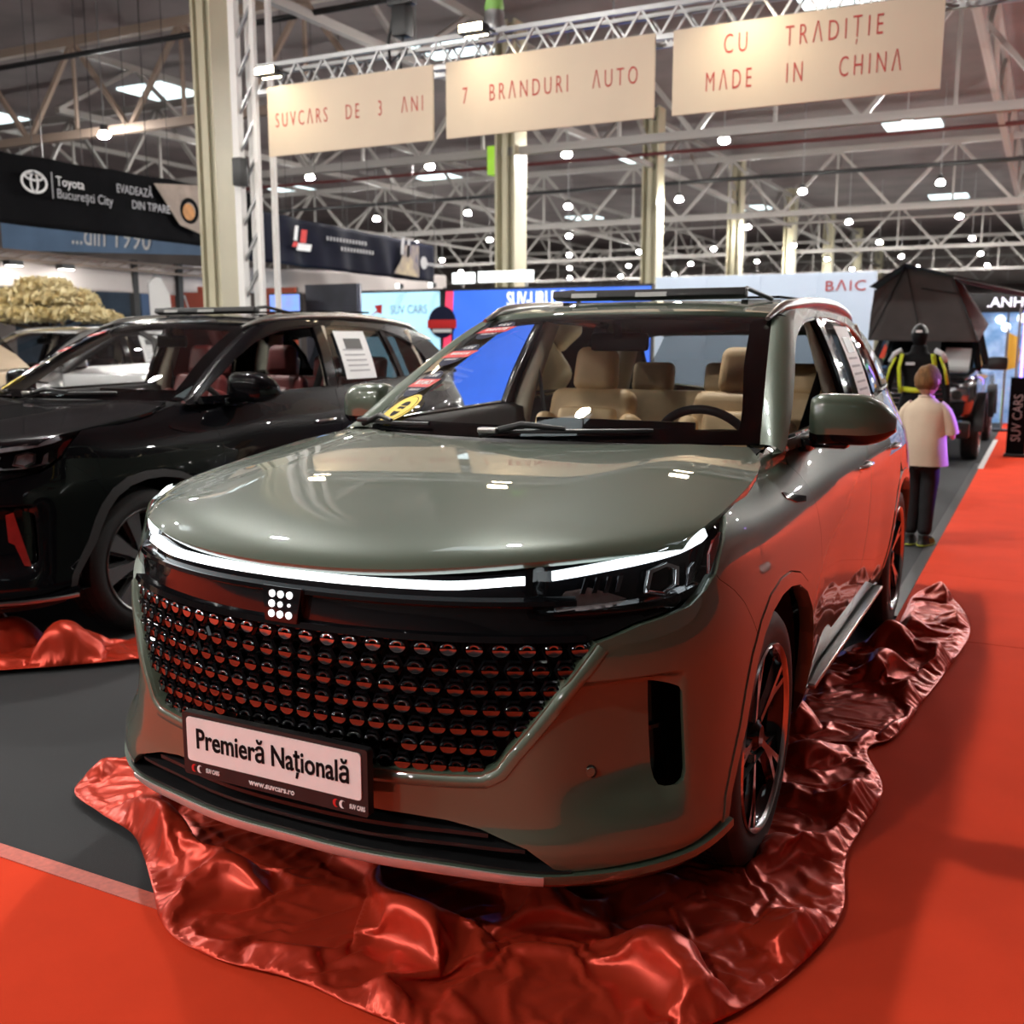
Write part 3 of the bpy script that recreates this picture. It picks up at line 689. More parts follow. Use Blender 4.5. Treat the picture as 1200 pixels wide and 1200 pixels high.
def hood(x,y):
    ax=np.abs(x)
    zc=_natspline([-.1,.02,.15,.35,.65,.95,1.25,1.7],[.99,1.012,1.045,1.080,1.122,1.158,1.188,1.225],y)
    z=zc-.018*ax**2-.03*ax**6
    ce=.40+.20*np.clip((y-.2)/1.0,0,1)
    sp=.022*np.log1p(np.exp(np.clip((ax-ce)/.022,-40,40)))
    z=z-.080*sp*np.clip((y-.03)/.35,0,1)**.7+.001
    fy=.005+.354*ax**2+.40*ax**4     # front edge
    s=np.maximum(y-fy,-.05)
    z=z-.030*np.exp(-(s/.035))
    return np.stack(np.broadcast_arrays(x,y,z),-1)
def green(y,z): # side of the upper body
    u=(z-1.1)/.55
    x=.858-.115*u-.110*u**2-.020*np.maximum(y-2.6,0)**2-.018*np.maximum(1.9-y,0)**2
    return np.stack(np.broadcast_arrays(x,y,z),-1)
def roof(x,y):
    zc=_natspline([1.8,2.08,2.4,2.8,3.2,3.7,4.2,4.5],[1.535,1.605,1.652,1.678,1.682,1.655,1.59,1.53],y)
    ax=np.abs(x)
    return np.stack(np.broadcast_arrays(x,y,zc-.05*ax**2-.16*ax**5),-1)
def wshield(u,v):
    xb=.760*u; xt=.605*u
    pb=np.stack([xb,1.115+.476*xb**2+.19*xb**4,1.185-.031*xb**2],-1)
    pt=np.stack([xt,2.076+.401*xt**2-.108*xt**4,1.602-.043*xt**2],-1)
    v=v[...,None] if hasattr(v,'shape') else v
    p=pb*(1-v)+pt*v
    p[...,2]+=.030*4*np.squeeze(v*(1-v),-1) if hasattr(v,'shape') and v.shape else .030*4*v*(1-v)
    return p
# ------------------------------------------------------------------ the body surfaces of the large cars
def sst(a, b, x):
    u = np.clip((x - a) / (b - a), 0, 1); return u * u * (3 - 2 * u)
def scoop(t, z):
    t = np.abs(t)
    return .055 * sst(.60, .90, t) * (1 - sst(.925, 1.0, t)) * sst(.395, .52, z) * (1 - sst(.722, .742, z))
def bumper(t, z): return body(t, z, scoop(t, z))
def body_in(d): return lambda t, z: body(t, z, d)
def yz_side(fn):  # (y, z) domain on the side
    y0 = np.array([t_of_y(v) for v in np.linspace(.7, 4.1, 60)]); yk = np.linspace(.7, 4.1, 60)
    return lambda y, z: fn(np.interp(y, yk, y0), z)
def mir(pts): return [(-p[0],) + tuple(p[1:]) for p in reversed(pts)]
T0 = .6157   # on the flank t = y + T0
def ty(pts): return [(p[0] + T0,) + tuple(p[1:]) for p in pts]
CX, CY = 0., 0.

def wheel(parent, loc, face, mats, rim_kind=0, steer=0.):
    """face +1: the outside of the wheel looks to +x"""
    w = empty('wheel', (0, 0, 0), parent=parent); w.location = loc; w.rotation_euler = (0, 0, steer + (0 if face > 0 else PI))
    key = ('wheel_meshes', rim_kind)
    R = .372
    if key not in CACHE:
        objs = []
        prof = [(.262, -.200), (.300, -.212), (.345, -.205), (.363, -.190), (.371, -.150), (R, -.105), (.371, -.06), (.363, -.022), (.345, -.006), (.300, .002), (.268, -.010)]
        ty_ = lathe('tyre', prof, mats['tyre'], None, 72, 'x'); objs.append(ty_)
        # tread blocks and grooves: rings cut as raised ribs
        V = []; F = []
        for k in range(72):
            a = 2 * PI * k / 72
            for (x0, x1) in ((-.195, -.165), (-.155, -.118), (-.108, -.072), (-.062, -.026)):
                rr = R + .0045 - (.012 if x0 < -.18 or x1 > -.03 else 0)
                b = len(V); da = PI / 72 * .78; sk = .02
                for (aa, rr_) in ((-da, rr - .02), (da, rr - .02), (da, rr), (-da, rr)):
                    for x in (x0, x1):
                        A = a + aa + sk * (1 if x == x1 else 0); V.append((x, rr_ * math.cos(A), rr_ * math.sin(A)))
                F += [(b + 4, b + 5, b + 7, b + 6), (b, b + 4, b + 6, b + 2) if 0 else (b + 2, b + 3, b + 5, b + 4), (b + 6, b + 7, b + 1, b), (b, b + 2, b + 4, b + 6), (b + 1, b + 7, b + 5, b + 3)]
        tr = mesh_obj('tread', V, F, mats['tyre'], None, smooth=False); objs.append(tr)
        barrel = lathe('rim_barrel', [(.262, -.20), (.245, -.185), (.235, -.12), (.238, -.045), (.250, -.02), (.262, -.008), (.270, -.002), (.272, -.008), (.266, -.014), (.262, -.03)], mats['rim_dark'], None, 64, 'x'); objs.append(barrel)
        lip_ = lathe('rim_lip', [(.256, -.012), (.262, -.004), (.270, .001), (.273, -.005), (.268, -.012)], mats['rim_face'], None, 72, 'x'); objs.append(lip_)
        disc = lathe('brake_disc', [(.0, -.125), (.155, -.125), (.155, -.115), (.06, -.112), (.0, -.112)], mats['disc'], None, 40, 'x'); objs.append(disc)
        back = lathe('rim_back', [(.0, -.15), (.24, -.15), (.24, -.146), (0, -.146)], mats['void'], None, 40, 'x'); objs.append(back)
        nsp = 5
        def spoke(pts2, x_in, x_out, th, mats_, nm):
            n = len(pts2); V = []; 
            for (r_, s_) in pts2:
                u = min(1, max(0, (r_ - .05) / .2)); xo = x_in + (x_out - x_in) * u
                V.append((xo, s_, r_))
            for (r_, s_) in pts2:
                u = min(1, max(0, (r_ - .05) / .2)); xo = x_in + (x_out - x_in) * u
                V.append((xo - th, s_ * 1.0, r_))
            F = [tuple(range(n)), tuple(range(2 * n - 1, n - 1, -1))] + [(i, i + n, (i + 1) % n + n, (i + 1) % n) for i in range(n)]
            bm = bmesh.new(); vs = [bm.verts.new(v) for v in V]
            for f in F: bm.faces.new([vs[i] for i in f])
            bmesh.ops.triangulate(bm, faces=[f for f in bm.faces if len(f.verts) > 4])
            return bm_obj(nm, bm, mats_, None, smooth=False)
        if rim_kind == 0:
            # twin machined blades that fork towards the rim, black faces in between
            blade = [(.055, .012), (.10, .014), (.165, .030), (.262, .082), (.262, .060), (.19, .022), (.185, .010), (.262, .018), (.262, -.006), (.12, -.006), (.055, -.010)]
            s1 = spoke(blade, -.030, -.010, .030, mats['rim_face'], 'spoke_face')
            dark = [(.04, -.045), (.04, .045), (.14, .050), (.262, .105), (.262, -.060), (.14, -.032)]
            s2 = spoke(dark, -.042, -.026, .030, mats['rim_dark'], 'spoke_body')
        else:
            blade = [(.045, .02), (.12, .022), (.262, .045), (.262, -.045), (.12, -.022), (.045, -.02)]
            s1 = spoke(blade, -.030, -.006, .03, mats['rim_face'], 'spoke_face')
            dark = [(.04, -.045), (.04, .045), (.14, .040), (.262, .065), (.262, -.065), (.14, -.04)]
            s2 = spoke(dark, -.045, -.03, .030, mats['rim_dark'], 'spoke_body')
        objs += [s1, s2]
        cap = lathe('hub_cap', [(0, -.018), (.030, -.018), (.036, -.024), (.045, -.030), (.052, -.045)], mats['rim_dark'], None, 32, 'x'); objs.append(cap)
        CACHE[key] = [(o.name.split('.')[0], o.data) for o in objs]
        for o in objs: bpy.data.objects.remove(o)
    mm = {'tyre': 'tyre', 'tread': 'tyre', 'rim_barrel': 'rim_dark', 'rim_lip': 'rim_face', 'brake_disc': 'disc', 'rim_back': 'void', 'spoke_face': 'rim_face', 'spoke_body': 'rim_dark', 'hub_cap': 'rim_dark'}
    n_sp = 5 if rim_kind == 0 else 9
    for nm, me in CACHE[key]:
        if nm.startswith('spoke'):
            for k in range(n_sp): inst(nm, me, w, rot=(2 * PI * k / n_sp + .35, 0, 0), m=mats[mm[nm]])
        else: inst(nm, me, w, m=mats[mm[nm]])
    return w
CACHE = {}

# outlines shared by the bodies
ARCH_OUT = [(1.112, .335), (1.125, .39), (1.165, .455), (1.225, .545), (1.268, .635), (1.312, .705), (1.381, .774), (1.48, .822), (1.60, .842), (1.72, .838), (1.84, .812), (1.95, .760), (2.04, .68), (2.10, .575), (2.13, .45), (2.14, .34)]
def offs(pts, c, d): 
    out = []
    for i, (a, b) in enumerate(pts):
        u = i / (len(pts) - 1); dd = d(u); v = np.array((c[0] - a, c[1] - b)); v = v / np.hypot(*v); out.append((a + v[0] * dd, b + v[1] * dd))
    return out
ARCH_IN = offs(ARCH_OUT, (1.62, .40), lambda u: .028 + .020 * math.sin(PI * min(1, u * 1.3)))
SHIFT_R = 2.795
def rear(pts): return [(2 * (1.625 + SHIFT_R / 2 + .0) - p[0] + 0., p[1]) for p in pts]
RARCH_OUT = [(p[0] + 2.80 + .02 * 0, p[1]) for p in [(1.13, .34), (1.14, .45), (1.17, .575), (1.225, .68), (1.31, .76), (1.41, .815), (1.53, .840), (1.65, .842), (1.77, .825), (1.88, .785), (1.98, .72), (2.06, .63), (2.12, .52), (2.15, .42), (2.16, .34)]]
RARCH_IN = offs(RARCH_OUT, (4.43, .40), lambda u: .030 + .014 * math.sin(PI * u))
DOORF = [(2.10, 1.10), (2.165, .98), (2.185, .88), (2.180, .72), (2.170, .60), (2.165, .36)]           # fender / front door cut, t
DOORM = [(3.345, 1.19), (3.30, .99), (3.265, .87), (3.20, .70), (3.14, .58), (3.10, .36)]               # front / rear door cut
def build_body(root, P, front=True):
    """all the sheet metal that two cars of this build share; P: paint"""
    O = {}
    # lower fascia and bumper skin with the grille opening, air slots cut out
    if front:
        gr = [(0, .518), (.30, .518), (.43, .521), (.50, .526), (.535, .545), (.565, .588), (.65, .690), (.745, .806), (.762, .828)]
        top = [(.80, .838), (.872, .860), (.95, .872), (1.026, .886), (1.085, .912), (1.131, .943)]
        seam = [(1.146, .928), (1.215, .890), (1.268, .850), (1.320, .790), (1.350, .748)]
        arch = [ARCH_OUT[i] for i in (5, 4, 3, 2, 1, 0)]
        arch = [(a - .004, b) for a, b in arch]
        low = [(1.10, .345), (1.0, .325), (.90, .318), (.80, .313), (.70, .308), (.664, .316), (.640, .338), (.603, .366), (.50, .400), (.42, .412), (.33, .417), (.15, .421), (0, .422)]
        half = gr + top + seam + arch + low
        out = half + mir(half)[1:-1]
        slot = [(.922, .712), (.964, .708), (.980, .702), (.987, .688), (.988, .60), (.987, .50), (.981, .478), (.966, .468), (.942, .466), (.928, .470), (.922, .484), (.921, .60)]
        O['bumper'] = panel('front_bumper', out, bumper, .014, P, root, flange=.03, holes=[slot, mir(slot)], maxseg=.010)
        for s in (1, -1):
            d = panel('air_slot', [(s * a, b) for a, b in [(.895, .72), (.99, .72), (.99, .455), (.895, .455)]], body_in(.085), .03, gloss_black, O['bumper'], flange=0)
            for q in range(1):
                zz = .585
                panel('slot_vane', [(s * .90, zz), (s * .985, zz + .002), (s * .985, zz + .012), (s * .90, zz + .010)][::1], body_in(.072), .03, gloss_black, O['bumper'], flange=.012)
        # fenders
    fen = [(1.146, .928), (1.215, .890), (1.268, .850), (1.320, .790), (1.350, .750)] + [(a, b + .004) for a, b in ARCH_OUT[6:]] + [(2.158, .335)] + DOORF[::-1] + [(1.98, 1.150), (1.80, 1.118), (1.60, 1.096), (1.45, 1.082), (1.30, 1.070), (1.268, 1.066), (1.215, 1.030), (1.176, 1.000), (1.150, .968), (1.131, .943)]
    fen = [(a, b) for a, b in fen]
    # gap to bumper
    fen = [(a + .003, b) for a, b in fen]
    O['fender'] = panel('fender', fen, body, .022, P, root, flange=.02, mirror=True, maxseg=.014)
    trim = ARCH_OUT + ARCH_IN[::-1]
    O['arch'] = panel('wheel_arch_trim', trim, body_in(-.003), .02, P, root, flange=.045, mirror=True, maxseg=.014)
    fd = [(a + .005, b) for a, b in DOORF] + [(3.095, .355)] + [(a - .003, b) for a, b in DOORM[::-1]] + [(3.1, 1.180), (2.8, 1.168), (2.5, 1.160), (2.2, 1.150)]
    O['fdoor'] = panel('front_door', fd, body, .024, P, root, flange=.02, mirror=True, maxseg=.016)
    rd = [(a + .003, b) for a, b in DOORM] + [(3.92, .36)] + [(a, b + .004) for a, b in RARCH_OUT[0:6]] + [(4.26, .90), (4.33, 1.02), (4.36, 1.24), (4.1, 1.224), (3.7, 1.205)]
    O['rdoor'] = panel('rear_door', rd, body, .024, P, root, flange=.02, mirror=True, maxseg=.016)
    qp = [(4.268, .90), (4.338, 1.02), (4.368, 1.245), (4.75, 1.26), (5.15, 1.26), (5.75, 1.20), (6.01, 1.18), (6.01, .38), (5.5, .34), (5.2, .33)] + [(a, b + .004) for a, b in RARCH_OUT[:6 - 1:-1]]
    O['quarter'] = panel('rear_quarter', qp, body, .03, P, root, flange=.02, mirror=True, maxseg=.02)
    rt = RARCH_OUT + RARCH_IN[::-1]
    O['rarch'] = panel('wheel_arch_trim', rt, body_in(-.003), .02, P, root, flange=.045, mirror=True, maxseg=.014)
    # bonnet
    fe = [(x, .005 + .354 * x * x + .40 * x ** 4 + .004) for x in np.linspace(0, .835, 24)]
    side = [(.852, .555), (.862, .66), (.864, .80), (.862, .94), (.852, 1.06), (.835, 1.16), (.80, 1.25), (.755, 1.335)]
    backe = [(x, 1.085 + .43 * x * x) for x in np.linspace(.70, 0, 14)]
    hp = fe + side + backe
    O['hood'] = panel('bonnet', hp + mir(hp)[1:-1], hood, .022, P, root, flange=.025, maxseg=.016)
    # greenhouse frame with the side-window opening
    DLO = smooth_poly([(1.475, 1.182, 1), (1.70, 1.305), (1.956, 1.425), (2.15, 1.505), (2.38, 1.562), (2.6, 1.588), (2.9, 1.598), (3.3, 1.590), (3.62, 1.562), (3.85, 1.50), (4.0, 1.40), (4.07, 1.30), (4.06, 1.255, 1), (3.6, 1.232), (3.0, 1.208), (2.4, 1.192), (1.9, 1.184)], 5)
    ZT = lambda v: _natspline([2.02, 2.16, 2.40, 2.9, 3.3, 3.7, 4.2], [1.465, 1.535, 1.615, 1.655, 1.650, 1.618, 1.500], v)
    FR = [(1.40, 1.150), (1.475, 1.168), (1.60, 1.237), (1.80, 1.345), (1.92, 1.408)] + [(v, float(ZT(np.array(v)))) for v in np.linspace(2.02, 4.18, 36)] + [(4.38, 1.38), (4.50, 1.25), (4.0, 1.215), (3.6, 1.20), (3.0, 1.17), (2.4, 1.15), (1.9, 1.14)]
    O['frame'] = panel('side_frame', FR, green, .024, P, root, flange=.03, mirror=True, holes=[DLO], maxseg=.02)
    rim_in = [(2.77 + (p[0] - 2.77) * .985, 1.385 + (p[1] - 1.385) * .955) for p in DLO]
    O['seal'] = panel('window_seal', DLO, green, .03, gloss_black, root, flange=.02, mirror=True, holes=[rim_in], maxseg=.02, offset=-.006)
    # pillars between the panes
    def bar(y1, z1, y2, z2, w): return [(y1 - w, z1), (y1 + w, z1), (y2 + w, z2), (y2 - w, z2)]
    O['bp'] = panel('door_pillar', bar(2.74, 1.195, 2.80, 1.605, .045), green, .04, gloss_black, root, flange=.03, mirror=True, offset=-.004)
    O['cp'] = panel('rear_pillar', bar(3.62, 1.225, 3.55, 1.600, .030), green, .04, gloss_black, root, flange=.03, mirror=True, offset=-.004)
    O['rpane'] = panel('side_pane', [(2.79, 1.20), (3.61, 1.225), (3.55, 1.59), (3.2, 1.592), (2.85, 1.594)], green, .08, dark_glass, root, flange=.0, mirror=True, offset=-.010)
    O['qpane'] = panel('side_pane', [(3.65, 1.23), (4.05, 1.25), (4.06, 1.30), (3.99, 1.40), (3.84, 1.50), (3.6, 1.56)], green, .08, dark_glass, root, flange=.0, mirror=True, offset=-.010)
    O['cc'] = panel('cowl_corner', [(1.985, 1.142), (2.10, 1.106), (2.16, 1.128), (2.24, 1.148), (2.20, 1.160), (2.08, 1.156)], body, .03, P, root, flange=.02, mirror=True)
    # pillar beside the windscreen: ruled strip from the glass edge to the side frame
    gv = np.linspace(0, 1, 24); ge = wshield(np.ones(24), gv)
    fy = np.interp(gv, [0, .3, .6, .85, 1], [1.405, 1.66, 1.93, 2.13, 2.25]); fz = np.interp(fy, [p[0] for p in FR[:20]], [p[1] for p in FR[:20]])
    fr_ = green(fy, fz); fr_[:, 0] += .002
    for s in (1, -1):
        V = []; F = []; q = 7
        for i in range(24):
            for j in range(q):
                u = j / (q - 1); p = ge[i] * (1 - u) + fr_[i] * u
                nrm = np.array([.45, -.75, .45]); p = p + nrm * .018 * (4 * u * (1 - u))
                V.append((p[0] * s, p[1], p[2]))
        for i in range(23):
            for j in range(q - 1):
                f = (i * q + j, i * q + j + 1, (i + 1) * q + j + 1, (i + 1) * q + j); F.append(f if s > 0 else f[::-1])
        mesh_obj('windscreen_pillar', V, F, P, root)
    # roof
    rf = [(x, 2.085 + .401 * x * x - .108 * x ** 4) for x in np.linspace(0, .60, 14)] + [(.612, 2.30), (.622, 2.5), (.625, 2.9), (.622, 3.3), (.605, 3.7), (.575, 4.1), (.55, 4.3), (.3, 4.36), (0, 4.38)]
    O['roof'] = panel('roof_panel', rf + mir(rf)[1:-1], roof, .04, P, root, flange=.03, maxseg=.03, holes=[[(-.40, 2.56), (.40, 2.56), (.40, 3.12), (-.40, 3.12)]])
    # strip closing roof edge to side frame
    for s in (1, -1):
        ys = np.linspace(2.24, 4.25, 30); V = []; F = []
        for y in ys:
            xr = float(_natspline([2.0, 2.3, 2.5, 2.9, 3.3, 3.7, 4.1, 4.3], [.59, .612, .622, .625, .622, .605, .575, .55], np.array(y))); a = roof(np.array(xr), np.array(y)); zt = float(ZT(np.array(min(y, 4.18)))); b = green(np.array(y), np.array(zt))
            for u in (0, .25, .5, .75, 1): p = a * (1 - u) + b * u; V.append((p[0] * s, p[1], p[2] - .003 + .010 * 4 * u * (1 - u)))
        for i in range(29):
            for j in range(4):
                f = (i * 5 + j, i * 5 + j + 1, (i + 1) * 5 + j + 1, (i + 1) * 5 + j); F.append(f if s > 0 else f[::-1])
        mesh_obj('roof_gutter', V, F, P, root)
        # roof rail on feet
        pth = []
        for k in range(25):
            u = k / 24; y = 2.13 + 2.05 * u; xr = np.interp(y, [2.0, 2.5, 2.9, 3.3, 3.7, 4.1, 4.3], [.600, .628, .632, .628, .612, .582, .56])
            z = float(roof(np.array(xr), np.array(y))[2]) + .020 * min(1, (math.sin(PI * u) * 4)) + .006
            pth.append((xr * s, y, z))
        tube('roof_rail', [(a_, b_, c_ - .012) for a_, b_, c_ in pth], [.024 * min(1, .35 + .65 * min(k_, 24 - k_) / 3) for k_ in range(25)], brushed_rail, root, n=12, sx=1.15, sy=1.0)
    # windscreen and its black border
    u = [-1, 1]
    wp = [(-1, .0), (-.5, .0), (0, 0), (.5, 0), (1, 0), (1, 1), (.5, 1), (0, 1), (-.5, 1), (-1, 1)]
    WS = lambda a, b: wshield(a, b)
    O['ws'] = panel('windscreen', wp, WS, .09, clear_glass, root, flange=0, eps=1e-3)
    inn = smooth_poly([(-.86, .085), (-.4, .075), (0, .072), (.4, .075), (.86, .085), (.925, .12), (.90, .5), (.885, .86), (.83, .915), (.4, .93), (0, .93), (-.4, .93), (-.83, .915), (-.885, .86), (-.90, .5), (-.925, .12)], 4)
    O['frit'] = panel('windscreen_border', wp, WS, .09, gloss_black, root, flange=0, holes=[inn], offset=-.004, eps=1e-3, maxseg=.06)
    # tail: gate and glass between roof and bumper (turned away from the viewer)
    V = []; F = []
    for j in range(9):
        v = j / 8
        for i in range(15):
            a = -1 + 2 * i / 14
            p0 = roof(np.array(.55 * a), np.array(4.35)); bx = body(np.array(6.01 - .78 * (1 - abs(a)) * 0 - (abs(a)) * .72), np.array(1.17)); p1 = np.array([.78 * a, 4.50 - .10 * a * a, 1.18])
            p = p0 * (1 - v) + p1 * v; p[1] += .05 * math.sin(PI * v); V.append(p)
    for j in range(8):
        for i in range(14): F.append((j * 15 + i, (j + 1) * 15 + i, (j + 1) * 15 + i + 1, j * 15 + i + 1))
    mesh_obj('tailgate_glass', V, F, dark_glass, root)
    # dark inner shell behind the panel gaps, floor, wheel housings
    for s in (1, -1):
        panel('inner_shell', [(s * a, b) for a, b in [(1.15, .93), (1.28, .80), (1.36, .80), (1.5, .87), (1.75, .87), (1.95, .82), (2.06, .72), (2.14, .60), (2.16, .34), (3.9, .34), (3.93, .60), (4.05, .78), (4.25, .87), (4.6, .87), (4.8, .80), (4.95, .6), (5.0, .34), (6.0, .4), (6.0, 1.15), (5.0, 1.2), (3.0, 1.16), (2.3, 1.14), (2.0, 1.12), (1.3, 1.04)]], body_in(.045), .08, dark_void, root, flange=0)
    bm = bmesh.new()
    add_box(bm, (0, 2.35, .30), (1.30, 3.9, .08)); add_box(bm, (0, 2.40, .34), (1.72, 1.45, .10)); add_box(bm, (0, 4.45, .45), (1.30, .30, .3))
    add_box(bm, (0, 1.0, .66), (1.02, 1.2, .5))
    bm_obj('floor_pan', bm, dark_void, root, smooth=False)
    for s in (1, -1):
        for yc in (1.02, 3.79):
            V, F = lathe_geo([(.45, 0), (.45, .30), (.0, .30)], 40, 'x')
            V = [(s * (.90 - v[0]), yc + v[1], max(.30, .39 + v[2])) for v in V]
            mesh_obj('wheel_housing', V, F, dark_void, root)
        # sill with bright step
        panel('sill', ty([(1.56, .25), (3.28, .25), (3.28, .345), (1.56, .345)]) if s > 0 else [(-a, b) for a, b in ty([(1.56, .25), (3.28, .25), (3.28, .345), (1.56, .345)])], body_in(-.004), .06, satin_black, root, flange=.05)
        bm = bmesh.new(); add_box(bm, (s * .915, 2.42, .338), (.055, 1.62, .018)); bmesh.ops.bevel(bm, geom=bm.edges[:], offset=.006, segments=2, affect='EDGES', profile=.5)
        bm_obj('side_step', bm, brushed, root)
    return O
brushed_rail = mat('rail_silver', (.30, .30, .285), rough=.3, metal=.9, noise=.06, nscale=30)

def cabin(root, leather, trim=None):
    trim = trim or beige_trim
    # dashboard
    V = []; F = []; prof = [(1.16, 1.10), (1.30, 1.135), (1.50, 1.150), (1.66, 1.140), (1.74, 1.10), (1.76, 1.02), (1.72, .86), (1.66, .70)]
    xs = np.linspace(-.74, .74, 15)
    for x in xs:
        for (y, z) in prof:
            hump = .012 * math.exp(-((x - .36) / .17) ** 2) if 1.4 < y < 1.8 else 0
            V.append((x, y + .35 * x * x * max(0, (1.7 - y) / .6), z + hump - .02 * x * x))
    k = len(prof)
    for i in range(14):
        for j in range(k - 1): F.append((i * k + j, i * k + j + 1, (i + 1) * k + j + 1, (i + 1) * k + j))
    mesh_obj('dashboard', V, F, dash_mat, root, angle=.9)
    box('dash_screen', (.16, 1.70, 1.145), (.62, .02, .13), gloss_black, root, .006)
    # steering wheel
    w = empty('steering_wheel', parent=root); w.location = (.43, 1.95, 1.085); w.rotation_euler = (.42, 0, 0)
    ring = [(.185 * math.cos(a), 0, .175 * math.sin(a)) for a in np.linspace(0, 2 * PI, 40, endpoint=False)]
    tube('wheel_rim', ring, .017, dash_mat, w, n=10, closed=True, up=(0, 1, 0))
    bm = bmesh.new(); add_box(bm, (0, -.02, -.005), (.15, .05, .12)); add_box(bm, (0, -.01, 0), (.35, .02, .035)); add_box(bm, (0, -.01, -.09), (.035, .02, .16)); bmesh.ops.bevel(bm, geom=bm.edges[:], offset=.01, segments=2, affect='EDGES', profile=.5)
    bm_obj('wheel_hub', bm, dash_mat, w)
    def slab(name, c, w_, d, h, tilt, par, m, bev=.05, pinch=0.):
        bm = bmesh.new(); bmesh.ops.create_cube(bm, size=1)
        for v in bm.verts: v.co = Vector((v.co.x * w_ * (1 - pinch * (v.co.z + .5)), v.co.y * d, v.co.z * h))
        bmesh.ops.bevel(bm, geom=bm.edges[:], offset=min(bev, d * .45, h * .45), segments=4, affect='EDGES', profile=.55)
        M = Matrix.Translation(Vector(c)) @ Matrix.Rotation(tilt, 4, 'X')
        for v in bm.verts: v.co = M @ v.co
        return bm_obj(name, bm, m, par, angle=1.2)
    for sx, y0, hz in ((-.37, 2.42, 0), (.345, 2.42, 0)):
        st = empty('front_seat', parent=root); st.location = (sx, y0, 0)
        slab('seat_cushion', (0, 0, .62), .52, .52, .17, .1, st, leather, .06)
        slab('seat_back', (0, .30, .955), .50, .13, .64, -.26, st, leather, .06, .16)
        for s in (-1, 1): slab('side_bolster', (s * .215, .245, .90), .095, .15, .52, -.26, st, leather, .05)
        slab('shoulder_panel', (0, .275, 1.06), .30, .10, .25, -.26, st, leather, .04)
        slab('head_rest', (0, .40, 1.36), .225, .11, .21, -.18, st, leather, .05, .12)
        for s in (-.06, .06): tube('head_rest_post', [(s, .365, 1.17), (s, .40, 1.28)], .008, chrome, st, 8)
        tube('belt_buckle', [(.26 if sx < 0 else -.26, .12, .62), (.26 if sx < 0 else -.26, .10, .78)], .016, dash_mat, st, 8)
    rb = empty('rear_bench', parent=root); rb.location = (0, 3.35, 0)
    slab('seat_cushion', (0, 0, .62), 1.30, .50, .16, .1, rb, leather, .05)
    slab('seat_back', (0, .33, .93), 1.30, .14, .60, -.3, rb, leather, .06)
    for s in (-.42, 0, .42): slab('head_rest', (s, .43, 1.29), .24, .09, .17, -.2, rb, leather, .04)
    # headliner, pillar linings, parcel floor
    V = []; F = []
    for i, y in enumerate(np.linspace(2.16, 4.2, 10)):
        for j, x in enumerate(np.linspace(-.60, .60, 9)):
            p = roof(np.array(x), np.array(max(y, 2.12 + .4 * x * x))); V.append((p[0], p[1], p[2] - .035 - .03 * abs(x) ** 2))
    for i in range(9):
        for j in range(8):
            if not (i in (2, 3) and 1 < j < 6): F.append((i * 9 + j, (i + 1) * 9 + j, (i + 1) * 9 + j + 1, i * 9 + j + 1))
    mesh_obj('headliner', V, F, dash_mat, root)
    for s in (1, -1):
        tube('pillar_lining', [(s * .735, 1.52, 1.17), (s * .68, 1.84, 1.36), (s * .61, 2.20, 1.535)], [.030, .028, .025], trim, root, 8)
        tube('pillar_lining', [(s * .79, 2.78, 1.0), (s * .75, 2.82, 1.25), (s * .63, 2.86, 1.58)], [.055, .05, .04], trim, root, 8)
        tube('pillar_lining', [(s * .74, 4.0, 1.15), (s * .60, 3.9, 1.56)], [.07, .06], trim, root, 8)
        tube('seat_belt', [(s * .70, 2.84, 1.42), (s * .60, 2.76, 1.0), (s * .56, 2.68, .70)], .014, dash_mat, root, 6, sx=.3, sy=1.6)
        V = []; 
        pr = [(.80, 1.17), (.74, 1.15), (.72, 1.0), (.74, .6), (.70, .40)]
        for y in (1.6, 2.3, 3.0, 3.7, 4.2): V += [(s * a, y, b + .02 * (y - 1.6)) for a, b in pr]
        F = [(i * 5 + j, i * 5 + j + 1, (i + 1) * 5 + j + 1, (i + 1) * 5 + j) for i in range(4) for j in range(4)]
        mesh_obj('door_lining', V, F, dash_mat, root)
    box('inner_mirror', (0, 2.16, 1.49), (.25, .03, .075), satin_black, root, .02)
    tube('mirror_stem', [(0, 2.12, 1.57), (0, 2.155, 1.51)], .018, satin_black, root, 8)
    box('wiper_cowl', (0, 1.155, 1.135), (1.30, .16, .02), satin_black, root, .006)

